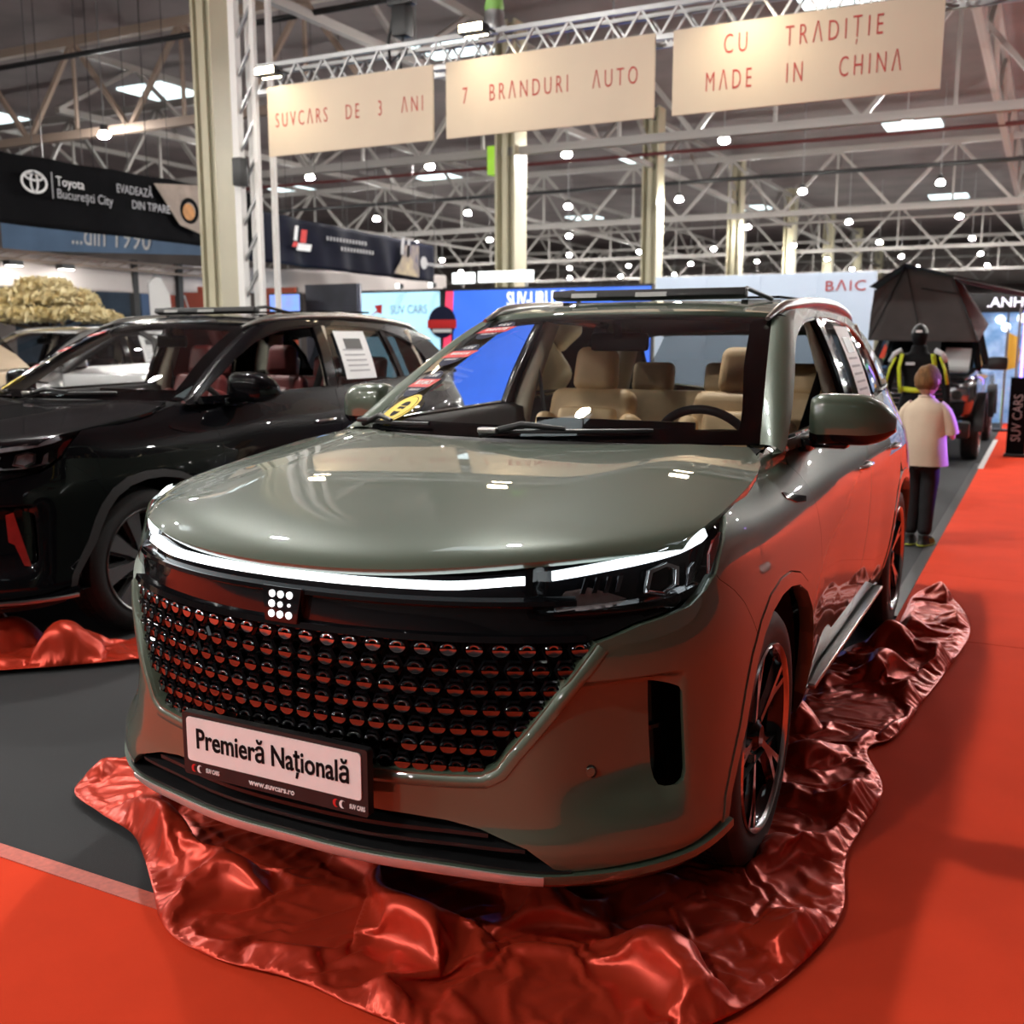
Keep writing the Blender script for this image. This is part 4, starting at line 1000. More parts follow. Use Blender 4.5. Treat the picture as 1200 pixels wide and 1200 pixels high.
def side_mirror(root, s, paint):
    mrr = empty('side_mirror', parent=root)
    # pod: lofted rounded shell
    V = []; F = []; n = 18; secs = []
    for u in np.linspace(0, 1, 11):
        x = .862 + .262 * u; yc = 1.78 + .055 * u ** 2; zc = 1.232 + .006 * u - .022 * u ** 3
        g = 1 - .16 * (1 - min(1, u / .12)) ** 2 if u < .5 else 1 - .70 * max(0, (u - .45) / .55) ** 3.2
        ht = .088 * g * (1.0 - .05 * u); dp = .088 * g
        secs.append((x, yc, zc, ht, dp))
    for (x, yc, zc, ht, dp) in secs:
        for k in range(n):
            a = 2 * PI * k / n; c, d = math.cos(a), math.sin(a)
            e = .56
            yy = math.copysign(abs(c) ** e, c); zz = math.copysign(abs(d) ** e, d)
            V.append((s * (x), yc + dp * (yy if yy < 0 else yy * .35), zc + ht * zz))
    m_ = len(secs)
    for i in range(m_ - 1):
        for k in range(n):
            f = (i * n + k, i * n + (k + 1) % n, (i + 1) * n + (k + 1) % n, (i + 1) * n + k); F.append(f if s < 0 else f[::-1])
    F.append(tuple(range(n)) if s > 0 else tuple(range(n - 1, -1, -1))); F.append(tuple((m_ - 1) * n + k for k in range(n)) if s < 0 else tuple((m_ - 1) * n + k for k in range(n - 1, -1, -1)))
    zcut = lambda x: 1.178 + .02 * (x - .862) / .26
    up_f = []; dn_f = []
    for f in F:
        c = sum((Vector(V[i]) for i in f), Vector()) / len(f)
        (dn_f if c.z < zcut(abs(c.x)) and len(f) == 4 else up_f).append(f)
    for nm, ff, mm in (('mirror_cap', up_f, paint), ('mirror_base', dn_f, gloss_black)):
        o = mesh_obj(nm, V, ff, mm, mrr)
        bm = bmesh.new(); bm.from_mesh(o.data); bmesh.ops.delete(bm, geom=[v for v in bm.verts if not v.link_faces], context='VERTS'); bmesh.ops.recalc_face_normals(bm, faces=bm.faces[:]); bm.to_mesh(o.data); bm.free()
    # arm
    bm = bmesh.new(); add_box(bm, (s * .90, 1.765, 1.148), (.17, .07, .026)); add_box(bm, (s * .850, 1.76, 1.15), (.05, .16, .05))
    bmesh.ops.bevel(bm, geom=bm.edges[:], offset=.012, segments=2, affect='EDGES', profile=.5); bm_obj('mirror_arm', bm, gloss_black, mrr)
    flat = ellipse(0, 0, .10, .062, 24)
    o = mesh_obj('mirror_glass', [(s * 1.0 + a, 1.822, 1.222 + b) for a, b in flat], [tuple(range(24))], chrome, mrr)
    return mrr
# ------------------------------------------------------------------ the grey-green car in front
def sweep_strip(name, ts, prof_fn, m, parent, closed=True, cap=True):
    """a section (outward offset, z) carried along the plan curve"""
    V = []; F = []; n = None
    for t in ts:
        pr_ = prof_fn(t); n = len(pr_)
        for (d, z) in pr_:
            p = body(np.array(t), np.array(z)); x, y, nx, ny = plan(np.array(t)); V.append((float(p[0] + nx * d), float(p[1] + ny * d), z))
    N = len(ts)
    for i in range(N - 1):
        for k in range(n if closed else n - 1):
            F.append((i * n + k, i * n + (k + 1) % n, (i + 1) * n + (k + 1) % n, (i + 1) * n + k))
    if cap and closed: F.append(tuple(range(n))); F.append(tuple((N - 1) * n + k for k in range(n - 1, -1, -1)))
    o = mesh_obj(name, V, F, m, parent, angle=.7)
    bm = bmesh.new(); bm.from_mesh(o.data); bmesh.ops.recalc_face_normals(bm, faces=bm.faces[:]); bm.to_mesh(o.data); bm.free()
    return o

def hero_car():
    root = empty('suv', (0, 0, 0), 'grey-green suv with lit light bar and white plate, red satin under its wheels', 'car')
    P = paint_sage
    O = build_body(root, P)
    # ---------- black nose panel between bonnet and grille, with the strip under the headlights
    half = [(0, .972), (.30, .972), (.45, .973), (.55, .978), (.64, .992), (.84, 1.016), (1.02, 1.034), (1.09, 1.052), (1.262, 1.063), (1.212, 1.030), (1.172, .998), (1.148, .966), (1.128, .944), (1.085, .915), (1.026, .888), (.95, .874), (.872, .862), (.80, .840), (.762, .831), (.745, .826), (.62, .832), (.45, .829), (.30, .824), (0, .822)]
    nose_d = lambda t, z: body(t, z, .022 + .022 * sst(.60, .66, np.abs(t)) * sst(.875, .90, z))
    nose = panel('nose_panel', half + mir(half)[1:-1], nose_d, .02, gloss_black, root, flange=.03, maxseg=.015)
    sweep_strip('nose_ridge', np.linspace(-.72, .72, 60), lambda t: [(-.025, .928), (-.004, .922), (-.004, .912), (-.025, .902)], gloss_black, nose)
    sweep_strip('nose_ridge', np.linspace(-.74, .74, 60), lambda t: [(-.025, .842), (-.004, .846), (-.002, .832), (-.025, .826)], gloss_black, nose)
    # ---------- light bar
    def zbar(t): return .955 + .012 * sst(.40, .62, abs(t))
    lb = sweep_strip('light_bar', np.linspace(-.600, .600, 70), lambda t: [(-.02, zbar(t) - .0072), (.004, zbar(t) - .0072), (.004, zbar(t) + .0072), (-.02, zbar(t) + .0072)], led_white, root)
    for s in (1, -1):
        hl = empty('headlight', parent=root)
        hh = [(.655, .990), (.84, 1.014), (1.02, 1.032), (1.086, 1.050), (1.25, 1.060), (1.20, 1.026), (1.165, .994), (1.128, .947), (1.04, .905), (.965, .893), (.849, .891), (.63, .880)]
        oo = hh if s > 0 else mir(hh)
        panel('lamp_lens', oo, body_in(.006), .03, lens_glass, hl, flange=0, maxseg=.02)
        def zd(t): return np.interp(t, [.66, .80, .93, 1.03, 1.10, 1.16], [.972, .989, 1.002, 1.015, 1.030, 1.040])
        def wd(t): return np.interp(t, [.66, .93, 1.05, 1.12, 1.16], [.0095, .0095, .012, .014, .007])
        ts = np.linspace(.665, 1.15, 40) * s
        sweep_strip('daytime_light', ts, lambda t: [(-.030, zd(abs(t)) - wd(abs(t))), (-.016, zd(abs(t)) - wd(abs(t))), (-.016, zd(abs(t)) + wd(abs(t))), (-.030, zd(abs(t)) + wd(abs(t)))], led_white, hl)
        # bright reflector tray, low-beam comb, projector and amber-red side marker
        sweep_strip('lamp_chrome', np.linspace(.67, 1.08, 30) * s, lambda t: [(-.036, np.interp(abs(t), [.67, .85, .97, 1.08], [.893, .903, .906, .925])), (-.014, np.interp(abs(t), [.67, .85, .97, 1.08], [.893, .903, .906, .925]) + .002), (-.036, np.interp(abs(t), [.67, .85, .97, 1.08], [.893, .903, .906, .925]) + .006)], chrome, hl)
        tray = [(.668, .900), (.70, .935), (.76, .942), (.82, .925), (.86, .912), (.80, .905)]
        panel('reflector_tray', tray if s > 0 else mir(tray), body_in(.038), .02, tray_mat, hl, flange=.01)
        for q in range(4):
            t0 = .735 + q * .030; comb = [(t0, .930), (t0 + .012, .930), (t0 + .028, .965), (t0 + .016, .965)]
            panel('low_beam_fin', comb if s > 0 else mir(comb), body_in(.030), .02, chrome_dark, hl, flange=.016)
        hexo = [(.905, .925), (.925, .972), (.985, .985), (1.025, .972), (1.015, .930), (.965, .912)]
        hexi = [(.918, .930), (.935, .966), (.983, .977), (1.013, .966), (1.004, .934), (.965, .920)]
        panel('projector_frame', hexo if s > 0 else mir(hexo), body_in(.022), .02, chrome, hl, flange=.015, holes=[hexi if s > 0 else mir(hexi)])
        panel('projector_lens', hexi if s > 0 else mir(hexi), body_in(.036), .02, gloss_black, hl, flange=0)
        fl = [(1.045, .925), (1.065, .965), (1.085, .975), (1.075, .930)]
        panel('side_reflector', fl if s > 0 else mir(fl), body_in(.024), .02, chrome_dark, hl, flange=.01)
        mk = [(1.120, .945), (1.132, .99), (1.165, 1.02), (1.215, 1.033), (1.195, 1.020), (1.160, .985)]
        panel('side_marker', mk if s > 0 else mir(mk), body_in(.010), .02, red_lens, hl, flange=.008)
    # ---------- emblem block with nine light dots
    eb = empty('emblem', parent=root)
    blk = [(-.058, .925), (.058, .925), (.046, .842), (-.046, .842)]
    panel('emblem_block', blk, body_in(-.004), .03, gloss_black, eb, flange=.03)
    for i in range(3):
        for j in range(3):
            r = .0088 if not (i == 2 and j == 1) else .004
            if i == 1 and j == 1: r = .007
            d = lathe('emblem_dot', [(0, .0015), (r, .0015), (r, -.004)], led_dot, eb, 16, 'x')
            d.rotation_euler = (0, 0, -PI / 2); zz_ = .884 + .0235 * (1 - j); d.location = (-.0255 + .0255 * i, float(body(np.array(-.0255 + .0255 * i), np.array(zz_), -.004)[1]) - .0012, zz_)
    # ---------- grille: dark back, net of black frames and tilted shiny blades
    g = empty('grille', parent=root)
    gr = [(0, .505), (.44, .508), (.52, .518), (.555, .545), (.585, .588), (.67, .690), (.765, .806), (.775, .840), (0, .838)]
    go = gr[:-1] + [(0, .838)]
    full = gr + mir(gr)[1:-1]
    panel('grille_back', full, body_in(.062), .04, dark_void, g, flange=0)
    # one blade: half-lens bowl, flat lip in front
    V = []; F = []; n = 10
    for k in range(n + 1):
        a = PI + PI * k / n
        for (rr, dy) in ((1., 0.), (.72, .03), (.0, .05)):
            V.append((math.cos(a) * .021 * rr, dy * .06, math.sin(a) * .0165 * rr))
    for k in range(n):
        for q in range(2): F.append((k * 3 + q, k * 3 + q + 1, (k + 1) * 3 + q + 1, (k + 1) * 3 + q))
    bl = mesh_obj('grille_blade', V, F, blade_mat, None); blade_me = bl.data; bpy.data.objects.remove(bl)
    V = []; F = []
    for k in range(n + 1):
        a = PI * k / n
        for (rr, dy) in ((1., 0.), (.78, -.06), (.45, 0.02)):
            V.append((math.cos(a) * .021 * rr, dy * .06, math.sin(a) * .0135 * rr))
    for k in range(n):
        for q in range(2): F.append((k * 3 + q, k * 3 + q + 1, (k + 1) * 3 + q + 1, (k + 1) * 3 + q))
    bl = mesh_obj('grille_bead', V, F, chrome_dark, None); bead_me = bl.data; bpy.data.objects.remove(bl)
    rows = 7; pitch_t = .0605; zt, zb = .812, .535
    go_in = np.array(full)
    netV = []; netF = []
    for r in range(rows):
        z = zt - r * (zt - zb) / (rows - 1); sc = 1 - .045 * r
        for c in range(-13, 14):
            t = (c) * pitch_t * sc
            if not inside(full, np.array([[abs(t) * 1.035 + .006, z - .012]]))[0] and not inside(full, np.array([[abs(t) * 1.035 + .006, z + .008]]))[0]: continue
            if r >= 4 and abs(t) < .0: continue
            x, y, nx, ny = plan(np.array(t)); p = body(np.array(t), np.array(z), .013)
            ang = math.atan2(float(nx), -float(ny))
            top = r == 0
            o = inst('grille_blade', blade_me, g, tuple(map(float, p)), (-.05, 0, ang), (.92, .3, .92), chrome_dark if top else blade_mat)
            inst('grille_bead', bead_me, g, (float(p[0]), float(p[1]) - .001, float(p[2]) + .003), (-.40, 0, ang), (.90, 1, .85), chrome_dark if top else gloss_black)
            # frame of the cell: six short bars
            w, h = pitch_t * sc * .5, (zt - zb) / (rows - 1) * .5
            pts = [(-w, 0), (-w * .55, h), (w * .55, h), (w, 0), (w * .55, -h), (-w * .55, -h)]
            ptsi = [(a * .82, b * .82) for a, b in pts]
            b0 = len(netV)
            for (a, b), (ai, bi) in zip(pts, ptsi):
                for (aa, bb, d) in ((a, b, .020), (ai, bi, .014), (ai * .93, bi * .93, .050)):
                    q = body(np.array(t + aa), np.array(z + bb), d); netV.append(tuple(map(float, q)))
            for k in range(6):
                k2 = (k + 1) % 6
                netF.append((b0 + k * 3, b0 + k2 * 3, b0 + k2 * 3 + 1, b0 + k * 3 + 1)); netF.append((b0 + k * 3 + 1, b0 + k2 * 3 + 1, b0 + k2 * 3 + 2, b0 + k * 3 + 2))
    nm = mesh_obj('grille_net', netV, netF, gloss_black, g, smooth=False); nm['kind'] = 'stuff'
    # bevelled rim of the opening
    go2 = [(0, .518), (.30, .518), (.43, .521), (.50, .526), (.535, .545), (.565, .588), (.65, .690), (.745, .806), (.762, .828)]
    ctr = smooth_poly([(a, b) for a, b in go2] + [(-a, b) for a, b in go2[:0:-1]][:0], 4)[:-4] if 0 else dens(go2, .012, closed=False)
    ctr = np.array(ctr); tg = np.gradient(ctr, axis=0); nn = np.stack([tg[:, 1], -tg[:, 0]], 1); nn /= np.linalg.norm(nn, axis=1)[:, None]
    for _ in range(14): nn[1:-1] = (nn[:-2] + 2 * nn[1:-1] + nn[2:]) / 4
    nn[0] = (0, -1); nn /= np.linalg.norm(nn, axis=1)[:, None]
    allc = np.concatenate([np.stack([-ctr[:0:-1, 0], ctr[:0:-1, 1]], 1), ctr]); alln = np.concatenate([np.stack([-nn[:0:-1, 0], nn[:0:-1, 1]], 1), nn])
    V = []; F = []
    prof = [(-.004, .034), (-.001, .012), (.004, .0), (.018, -.004), (.030, -.003), (.034, .004)]
    for (c, n_) in zip(allc, alln):
        for (o_, d_) in prof: V.append(tuple(map(float, body(np.array(c[0] + n_[0] * o_), np.array(c[1] + n_[1] * o_), d_))))
    K = len(prof)
    for i in range(len(allc) - 1):
        for k in range(K - 1): F.append((i * K + k, i * K + k + 1, (i + 1) * K + k + 1, (i + 1) * K + k))
    rim_o = mesh_obj('grille_rim', V, F, P, O['bumper'], angle=1.0)
    bm = bmesh.new(); bm.from_mesh(rim_o.data); bmesh.ops.recalc_face_normals(bm, faces=bm.faces[:]); bm.to_mesh(rim_o.data); bm.free()
    # ---------- lower intake and lip
    def zl(t): return float(np.interp(abs(t), [0, .35, .65, .85, 1.0, 1.16], [.324, .317, .305, .309, .318, .338]))
    it = [(0, .43), (.33, .425), (.50, .408), (.61, .372), (.68, .325), (.70, .30), (0, .30)]
    air = panel('lower_intake', it + mir(it)[1:-1], body_in(.085), .05, dark_void, root, flange=0)
    for zz in (.352, .380):
        sweep_strip('intake_slat', np.linspace(-.60, .60, 50) * (1 if zz < .36 else .86), lambda t: [(-.085, zz), (-.015, zz - .004), (-.012, zz + .006), (-.085, zz + .014)], satin_black, air)
    sweep_strip('intake_lip', np.linspace(-.70, .70, 50), lambda t: [(-.085, zl(t) - .01), (.004, zl(t) - .002), (.004, zl(t) + .006), (-.085, zl(t) + .008)], satin_black, air)
    sweep_strip('bumper_lip', np.linspace(-1.15, 1.15, 90), lambda t: [(-.04, zl(t) - .044), (.004, zl(t) - .040), (.016, zl(t) - .022), (.012, zl(t) - .004), (-.03, zl(t) + .004)], P, O['bumper'])
    sweep_strip('lip_strip', np.linspace(-.64, .64, 60), lambda t: [(.004, zl(t) - .036), (.015, zl(t) - .034), (.020, zl(t) - .020), (.016, zl(t) - .006), (.004, zl(t) - .004)], lip_silver, O['bumper'])
    sweep_strip('under_tray', np.linspace(-1.1, 1.1, 40), lambda t: [(-.30, .24), (-.03, zl(t) - .07), (-.012, zl(t) - .045), (-.30, .30)], dark_void, root)
    # parking sensors
    for t in (-.752, .752):
        p = body(np.array(t), np.array(.526), float(scoop(np.array(t), np.array(.526)))); x, y, nx, ny = plan(np.array(t))
        d = lathe('parking_sensor', [(0, .003), (.0105, .003), (.0125, .001), (.0135, -.004)], P, O['bumper'], 20, 'x'); d.location = tuple(map(float, p)); d.rotation_euler = (0, 0, math.atan2(float(ny), float(nx)))
        d2 = lathe('sensor_ring', [(.0135, .0015), (.0155, .0015), (.0155, -.003)], dark_void, O['bumper'], 20, 'x'); d2.location = d.location; d2.rotation_euler = d.rotation_euler
    # ---------- number plate
    pl = empty('number_plate', parent=root); pl.location = (0, -.050, .5285); pl.rotation_euler = (-.0, 0, 0)
    bm = bmesh.new(); add_box(bm, (0, .012, -.014), (.552, .022, .160)); bmesh.ops.bevel(bm, geom=[e_ for e_ in bm.edges if abs(e_.verts[0].co.y - e_.verts[1].co.y) > .01], offset=.008, segments=3, affect='EDGES', profile=.5)
    bm_obj('plate_holder', bm, satin_black, pl)
    bm = bmesh.new(); add_box(bm, (0, .035, -.01), (.30, .05, .10)); bm_obj('plate_bracket', bm, dark_void, pl, smooth=False)
    bm = bmesh.new(); add_box(bm, (0, 0, 0), (.520, .004, .112)); bmesh.ops.bevel(bm, geom=[e_ for e_ in bm.edges if abs(e_.verts[0].co.y - e_.verts[1].co.y) > .003], offset=.009, segments=3, affect='EDGES', profile=.5)
    bm_obj('plate_face', bm, plate_white, pl)
    text('plate_writing', 'Premier\u0103 Na\u021bional\u0103', .072, print_black, pl, (0, -.0025, .002), width=.455, offset=.0010)
    text('holder_web_address', 'www.suvcars.ro', .021, white_print, pl, (0, .0005, -.077), offset=.0003)
    for sx_, xx in ((-1, -.205), (1, .225)):
        text('holder_writing', 'SUV CARS', .0155, white_print, pl, (xx + .022, .0005, -.076), sx=.62, offset=.0004)
        for q, (mm, dx) in enumerate(((print_red, -.038), (white_print, -.020))):
            cres = [(math.cos(a) * .009, math.sin(a) * .010) for a in np.linspace(.9, 2 * PI - .9, 12)] + [(math.cos(a) * .0055 + .0035, math.sin(a) * .0085) for a in np.linspace(2 * PI - .9, .9, 12)]
            flat_poly('holder_mark', cres, mm, pl, 0, .001, (xx + dx, .0002, -.076))
    # ---------- wheels, mirrors, cabin
    wm = dict(tyre=tyre_mat, rim_face=rim_face, rim_dark=gloss_black, disc=brushed, void=dark_void)
    for (x, y, f) in ((.925, 1.00, 1), (.935, 3.785, 1), (-.925, 1.00, -1), (-.935, 3.785, -1)): wheel(root, (x, y, .372), f, wm, 0)
    side_mirror(root, 1, P); side_mirror(root, -1, P)
    cabin(root, tan)
    # door handles
    for s in (1, -1):
        for y in (2.52, 3.42):
            pth = [(s * .918, y - .10, .992), (s * .945, y - .08, .995), (s * .947, y + .07, .997), (s * .918, y + .10, .996)]
            tube('door_handle', pth, .011, chrome, O['fdoor'][0 if s > 0 else 1] if y < 3 else O['rdoor'][0 if s > 0 else 1], 8, sx=1.3, sy=.9)
        v = [(1.83, 1.052), (1.95, 1.030), (2.06, 1.012), (2.04, .998), (1.93, 1.010), (1.84, 1.035)]
        panel('fender_vent', v if s > 0 else mir(v), body_in(-.004), .04, gloss_black, O['fender'][0 if s > 0 else 1], flange=.02)
        # raised shoulder line on the doors
    # roof opening with tilted glass flap on two arms
    fp = empty('sunroof', parent=root)
    for xx in (-.41, .41): rail('opening_rail', UBOX, (xx, 2.54, 1.655), (xx, 3.14, 1.675), .03, .02, satin_black, fp)
    bm = bmesh.new(); add_box(bm, (0, 2.47, 1.690), (.87, .055, .034), Matrix.Rotation(-.30, 3, 'X')); bmesh.ops.bevel(bm, geom=bm.edges[:], offset=.006, segments=2, affect='EDGES', profile=.5)
    bm_obj('wind_deflector', bm, deflector, fp)
    for a, b in ((-.34, -.22), (-.04, .10)):
        bm = bmesh.new(); add_box(bm, ((a + b) / 2, 2.440, 1.690), (b - a, .004, .020), Matrix.Rotation(-.30, 3, 'X')); bm_obj('deflector_mesh', bm, brushed_rail, fp, smooth=False)
    for s in (1, -1): tube('deflector_arm', [(s * .43, 2.46, 1.70), (s * .40, 2.60, 1.715), (s * .46, 2.80, 1.675)], .010, satin_black, fp, 8)
    bm = bmesh.new(); add_box(bm, (0, 3.44, 1.700), (.84, .62, .012), Matrix.Rotation(.01, 3, 'X')); bm_obj('glass_panel', bm, gloss_black, fp, smooth=False)
    # antenna-free wipers
    def wp_pt(u, v, d=.02): p = wshield(np.array(u), np.array(v)); return (float(p[0]), float(p[1]) - d * .5, float(p[2]) + d)
    for (a, b) in (((-.98, .02), (-.42, .035)), ((-.06, .01), (.62, .045))):
        wpr = empty('wiper', parent=root)
        p0 = wp_pt(*a); q0 = wp_pt(*b)
        tube('wiper_blade', [wp_pt(a[0] + (b[0] - a[0]) * k / 8, a[1] + (b[1] - a[1]) * k / 8, .012) for k in range(9)], .007, satin_black, wpr, 6)
        tube('wiper_arm', [wp_pt(a[0] - .02, a[1] - .03, .02), wp_pt(a[0] + .16, a[1] + .01, .034), wp_pt((a[0] + b[0]) / 2, (a[1] + b[1]) / 2, .02)], [.012, .011, .007], satin_black, wpr, 8)
        bm = bmesh.new(); c = wp_pt(a[0] + .02, a[1] - .02, .03); add_box(bm, c, (.07, .035, .018)); bmesh.ops.bevel(bm, geom=bm.edges[:], offset=.006, segments=2, affect='EDGES', profile=.5); bm_obj('wiper_joint', bm, brushed if a[0] > -.5 else satin_black, wpr)
    # washer jets / seam in the bonnet corner
    # ---------- stickers in the corner of the windscreen
    def st_frame(u, v):
        e = 1e-3; p = wshield(np.array(u), np.array(v)); du = wshield(np.array(u + e), np.array(v)) - p; dv = wshield(np.array(u), np.array(v + e)) - p
        X = du / np.linalg.norm(du); Z = dv - X * (dv @ X); Z /= np.linalg.norm(Z); Y = np.cross(Z, X)
        return Matrix(((X[0], Y[0], Z[0], p[0]), (X[1], Y[1], Z[1], p[1]), (X[2], Y[2], Z[2], p[2]), (0, 0, 0, 1))), Y
    for i, (u, v, words) in enumerate(((-.80, .30, ('4 ANI', 'BUY-BACK')), (-.78, .545, ('4 ANI', 'REVIZII INCLUSE')), (-.745, .80, ('4 ANI', 'GARANTIE')))):
        M, Y = st_frame(u, v)
        st = empty('sticker', parent=root); sg = -1 if Y[1] > 0 else 1
        st.matrix_world = M @ Matrix.Scale(1.28, 4)
        d = .006 if Y[1] < 0 else -.006
        def pp(n_, pts, mm, k): return flat_poly(n_, pts, mm, st, d * (1 + k * .12), .0003)
        pp('sticker_disc', ellipse(0, 0, .062, .072, 28), print_navy, 0)
        pp('sticker_band', [(-.080, -.018), (.068, -.018), (.080, .026), (-.068, .026)], print_red, 1)
        rot = (PI / 2, 0, 0) if d > 0 else (PI / 2, 0, 0)
        text('sticker_writing', words[0], .030, white_print, st, (0, d * 1.3 - .0004, .044), ext=.0003, sx=.8)
        text('sticker_writing', words[1], .030 if len(words[1]) < 9 else .019, white_print, st, (0, d * 1.3 - .0004, .004), ext=.0003, sx=.75, offset=.0005)
        text('sticker_writing', 'GARANTAT', .017, white_print, st, (0, d * 1.3 - .0004, -.034), ext=.0003, sx=.8)
    M, Y = st_frame(-.765, .125)
    st = empty('round_sticker', parent=root); st.matrix_world = M @ Matrix.Scale(1.1, 4); d = .006 if Y[1] < 0 else -.006
    flat_poly('sticker_disc', ellipse(0, 0, .088, .082, 36), sticker_yellow, st, d, .0003)
    flat_poly('sticker_ring', ellipse(0, 0, .076, .070, 36), print_black, st, d * 1.1, .0003)
    flat_poly('sticker_disc', ellipse(0, 0, .073, .067, 36), sticker_yellow, st, d * 1.2, .0003)
    face = ellipse(.0, -.008, .030, .042, 20)
    flat_poly('printed_head', [(.0 + .030 * math.cos(a), .020 + .020 * math.sin(a)) for a in np.linspace(-.3, PI + .3, 16)], print_black, st, d * 1.3, .0003)
    flat_poly('printed_beard', [(.026 * math.cos(a), -.020 + .026 * math.sin(a)) for a in np.linspace(PI - .2, 2 * PI + .2, 16)] + [(.012, -.018), (-.012, -.018)], print_black, st, d * 1.3, .0003)
    flat_poly('printed_glasses', [(-.028, .010), (.028, .010), (.026, -.004), (.004, -.004), (0, .003), (-.004, -.004), (-.026, -.004)], print_black, st, d * 1.3, .0003)
    return root, O
HERO, HP = hero_car()
# ------------------------------------------------------------------ satin sheets: a real cloth simulation settles the folds
def satin_sheet(name, outline, step, m, frames=26, stretch=(1.15, 1.4), grow=0., seed=1, obstacles=(), bend=.6, lift=.10, pin_w=None):
    pts = smooth_poly(outline, 6)
    loop = dens(pts, step)
    O = np.array(loop); lo, hi = O.min(0), O.max(0)
    gx, gy = np.meshgrid(np.arange(lo[0], hi[0], step), np.arange(lo[1], hi[1], step * .87), indexing='ij')
    gx = gx + (np.arange(gx.shape[1]) % 2)[None, :] * step / 2
    G = np.stack([gx.ravel(), gy.ravel()], 1); G = G[inside(O, G)]; G = G[edge_dist(O, G) > step * .5]
    n = len(O)
    allv = [Vector(p) for p in O] + [Vector(p) for p in G]
    r = delaunay_2d_cdt(allv, [(i, (i + 1) % n) for i in range(n)], [list(range(n))], 1, 1e-6)
    P = np.array([(v.x, v.y) for v in r[0]]); ed = edge_dist(O, P)
    rng = np.random.RandomState(seed); Z = np.full(len(P), .012)
    for k in range(40):
        th = rng.rand() * 2 * PI; f = rng.uniform(6, 20); ph = rng.rand() * 6.3
        Z += .011 * lift / .1 * np.sin(f * (P[:, 0] * math.cos(th) + P[:, 1] * math.sin(th)) + ph) * np.clip(ed / .06, 0, 1)
    Z = np.maximum(Z, .006)
    V = np.column_stack([P, Z])
    me = bpy.data.meshes.new(name); me.from_pydata([tuple(map(float, v)) for v in V], [], [tuple(f) for f in r[2]]); me.update()
    o = bpy.data.objects.new(name, me); COL.objects.link(o)
    vg = o.vertex_groups.new(name='hem')
    for i, d in enumerate(ed):
        if d < 1e-4 and (pin_w is None or pin_w(P[i])): vg.add([i], 1.0, 'REPLACE')
    cl = o.modifiers.new('cloth', 'CLOTH'); s = cl.settings
    s.quality = 5; s.mass = .25; s.tension_stiffness = 12; s.compression_stiffness = 12; s.shear_stiffness = 4; s.bending_stiffness = bend
    s.air_damping = 2.; s.vertex_group_mass = 'hem'; s.pin_stiffness = 1; o.shape_key_add(name='basis'); kb = o.shape_key_add(name='rest')
    for i, v in enumerate(V): kb.data[i].co = (v[0] * stretch[0], v[1] * stretch[1], v[2])
    kb.value = 0; s.rest_shape_key = kb; s.shrink_min = -grow; s.shrink_max = -grow; s.effector_weights.gravity = 1.6
    s.tension_damping = 10; s.bending_damping = .5
    cs = cl.collision_settings; cs.use_collision = True; cs.distance_min = .004; cs.use_self_collision = True; cs.self_distance_min = .006; cs.collision_quality = 2
    cl.point_cache.frame_start = 1; cl.point_cache.frame_end = frames
    tmp = []
    gm = bpy.data.meshes.new('g'); gm.from_pydata([(lo[0] - 1, lo[1] - 1, 0), (hi[0] + 1, lo[1] - 1, 0), (hi[0] + 1, hi[1] + 1, 0), (lo[0] - 1, hi[1] + 1, 0)], [], [(0, 1, 2, 3)])
    go_ = bpy.data.objects.new('g', gm); COL.objects.link(go_); tmp.append(go_)
    for (c, sz) in obstacles:
        bm = bmesh.new(); add_box(bm, c, sz); mm = bpy.data.meshes.new('g'); bm.to_mesh(mm); bm.free(); q = bpy.data.objects.new('g', mm); COL.objects.link(q); tmp.append(q)
    for q in tmp: md = q.modifiers.new('c', 'COLLISION'); q.collision.thickness_outer = .006; q.collision.cloth_friction = 15
    for f in range(1, frames + 1): scn.frame_set(f)
    dg = bpy.context.evaluated_depsgraph_get(); ev = o.evaluated_get(dg); m2 = bpy.data.meshes.new_from_object(ev)
    scn.frame_set(1)
    for q in tmp: bpy.data.objects.remove(q)
    bpy.data.objects.remove(o)
    for v in m2.vertices: v.co.z = max(v.co.z, .0) + .0155
    m2.polygons.foreach_set('use_smooth', [True] * len(m2.polygons)); m2.materials.clear()
    c = bpy.data.objects.new(name, m2); COL.objects.link(c); setmat(c, m)
    sb = c.modifiers.new('smooth', 'SUBSURF'); sb.levels = 1; sb.render_levels = 1
    so = c.modifiers.new('thick', 'SOLIDIFY'); so.thickness = .002; so.offset = 0
    return c
satin_red = mat('satin_red', (.60, .048, .020), rough=.33, metal=.45, noise=.10, nscale=9, bump=.05, bscale=500, dist=.0005)
# ------------------------------------------------------------------ other cars of the same build
paint_black = mat('paint_black', (.003, .003, .004), rough=.25, metal=0, spec=.05, coat=.5, coat_rough=.012, noise=.2, nscale=600)
paint_silver = mat('paint_silver', (.42, .42, .42), rough=.3, metal=.7, coat=1., noise=.08, nscale=600)
paint_beige = mat('paint_beige', (.50, .40, .29), rough=.3, metal=.3, coat=1., noise=.08, nscale=600)
burgundy = mat('burgundy_leather', (.16, .022, .020), rough=.5, noise=.2, nscale=14, bump=.15, bscale=220, dist=.002)
lamp_bright = mat('lamp_bright', (.62, .63, .65), rough=.3, metal=.35, noise=.4, nscale=30)
lamp_off = mat('lamp_clear', (.5, .5, .52), rough=.12, metal=.9, noise=.3, nscale=25)
rim_silver = mat('rim_silver', (.34, .33, .33), rough=.25, metal=.9, noise=.1, nscale=40)
SKIP = ('wheel', 'grille_blade', 'grille_bead', 'number_plate', 'emblem')
def base(o): return o.name.split('.')[0]
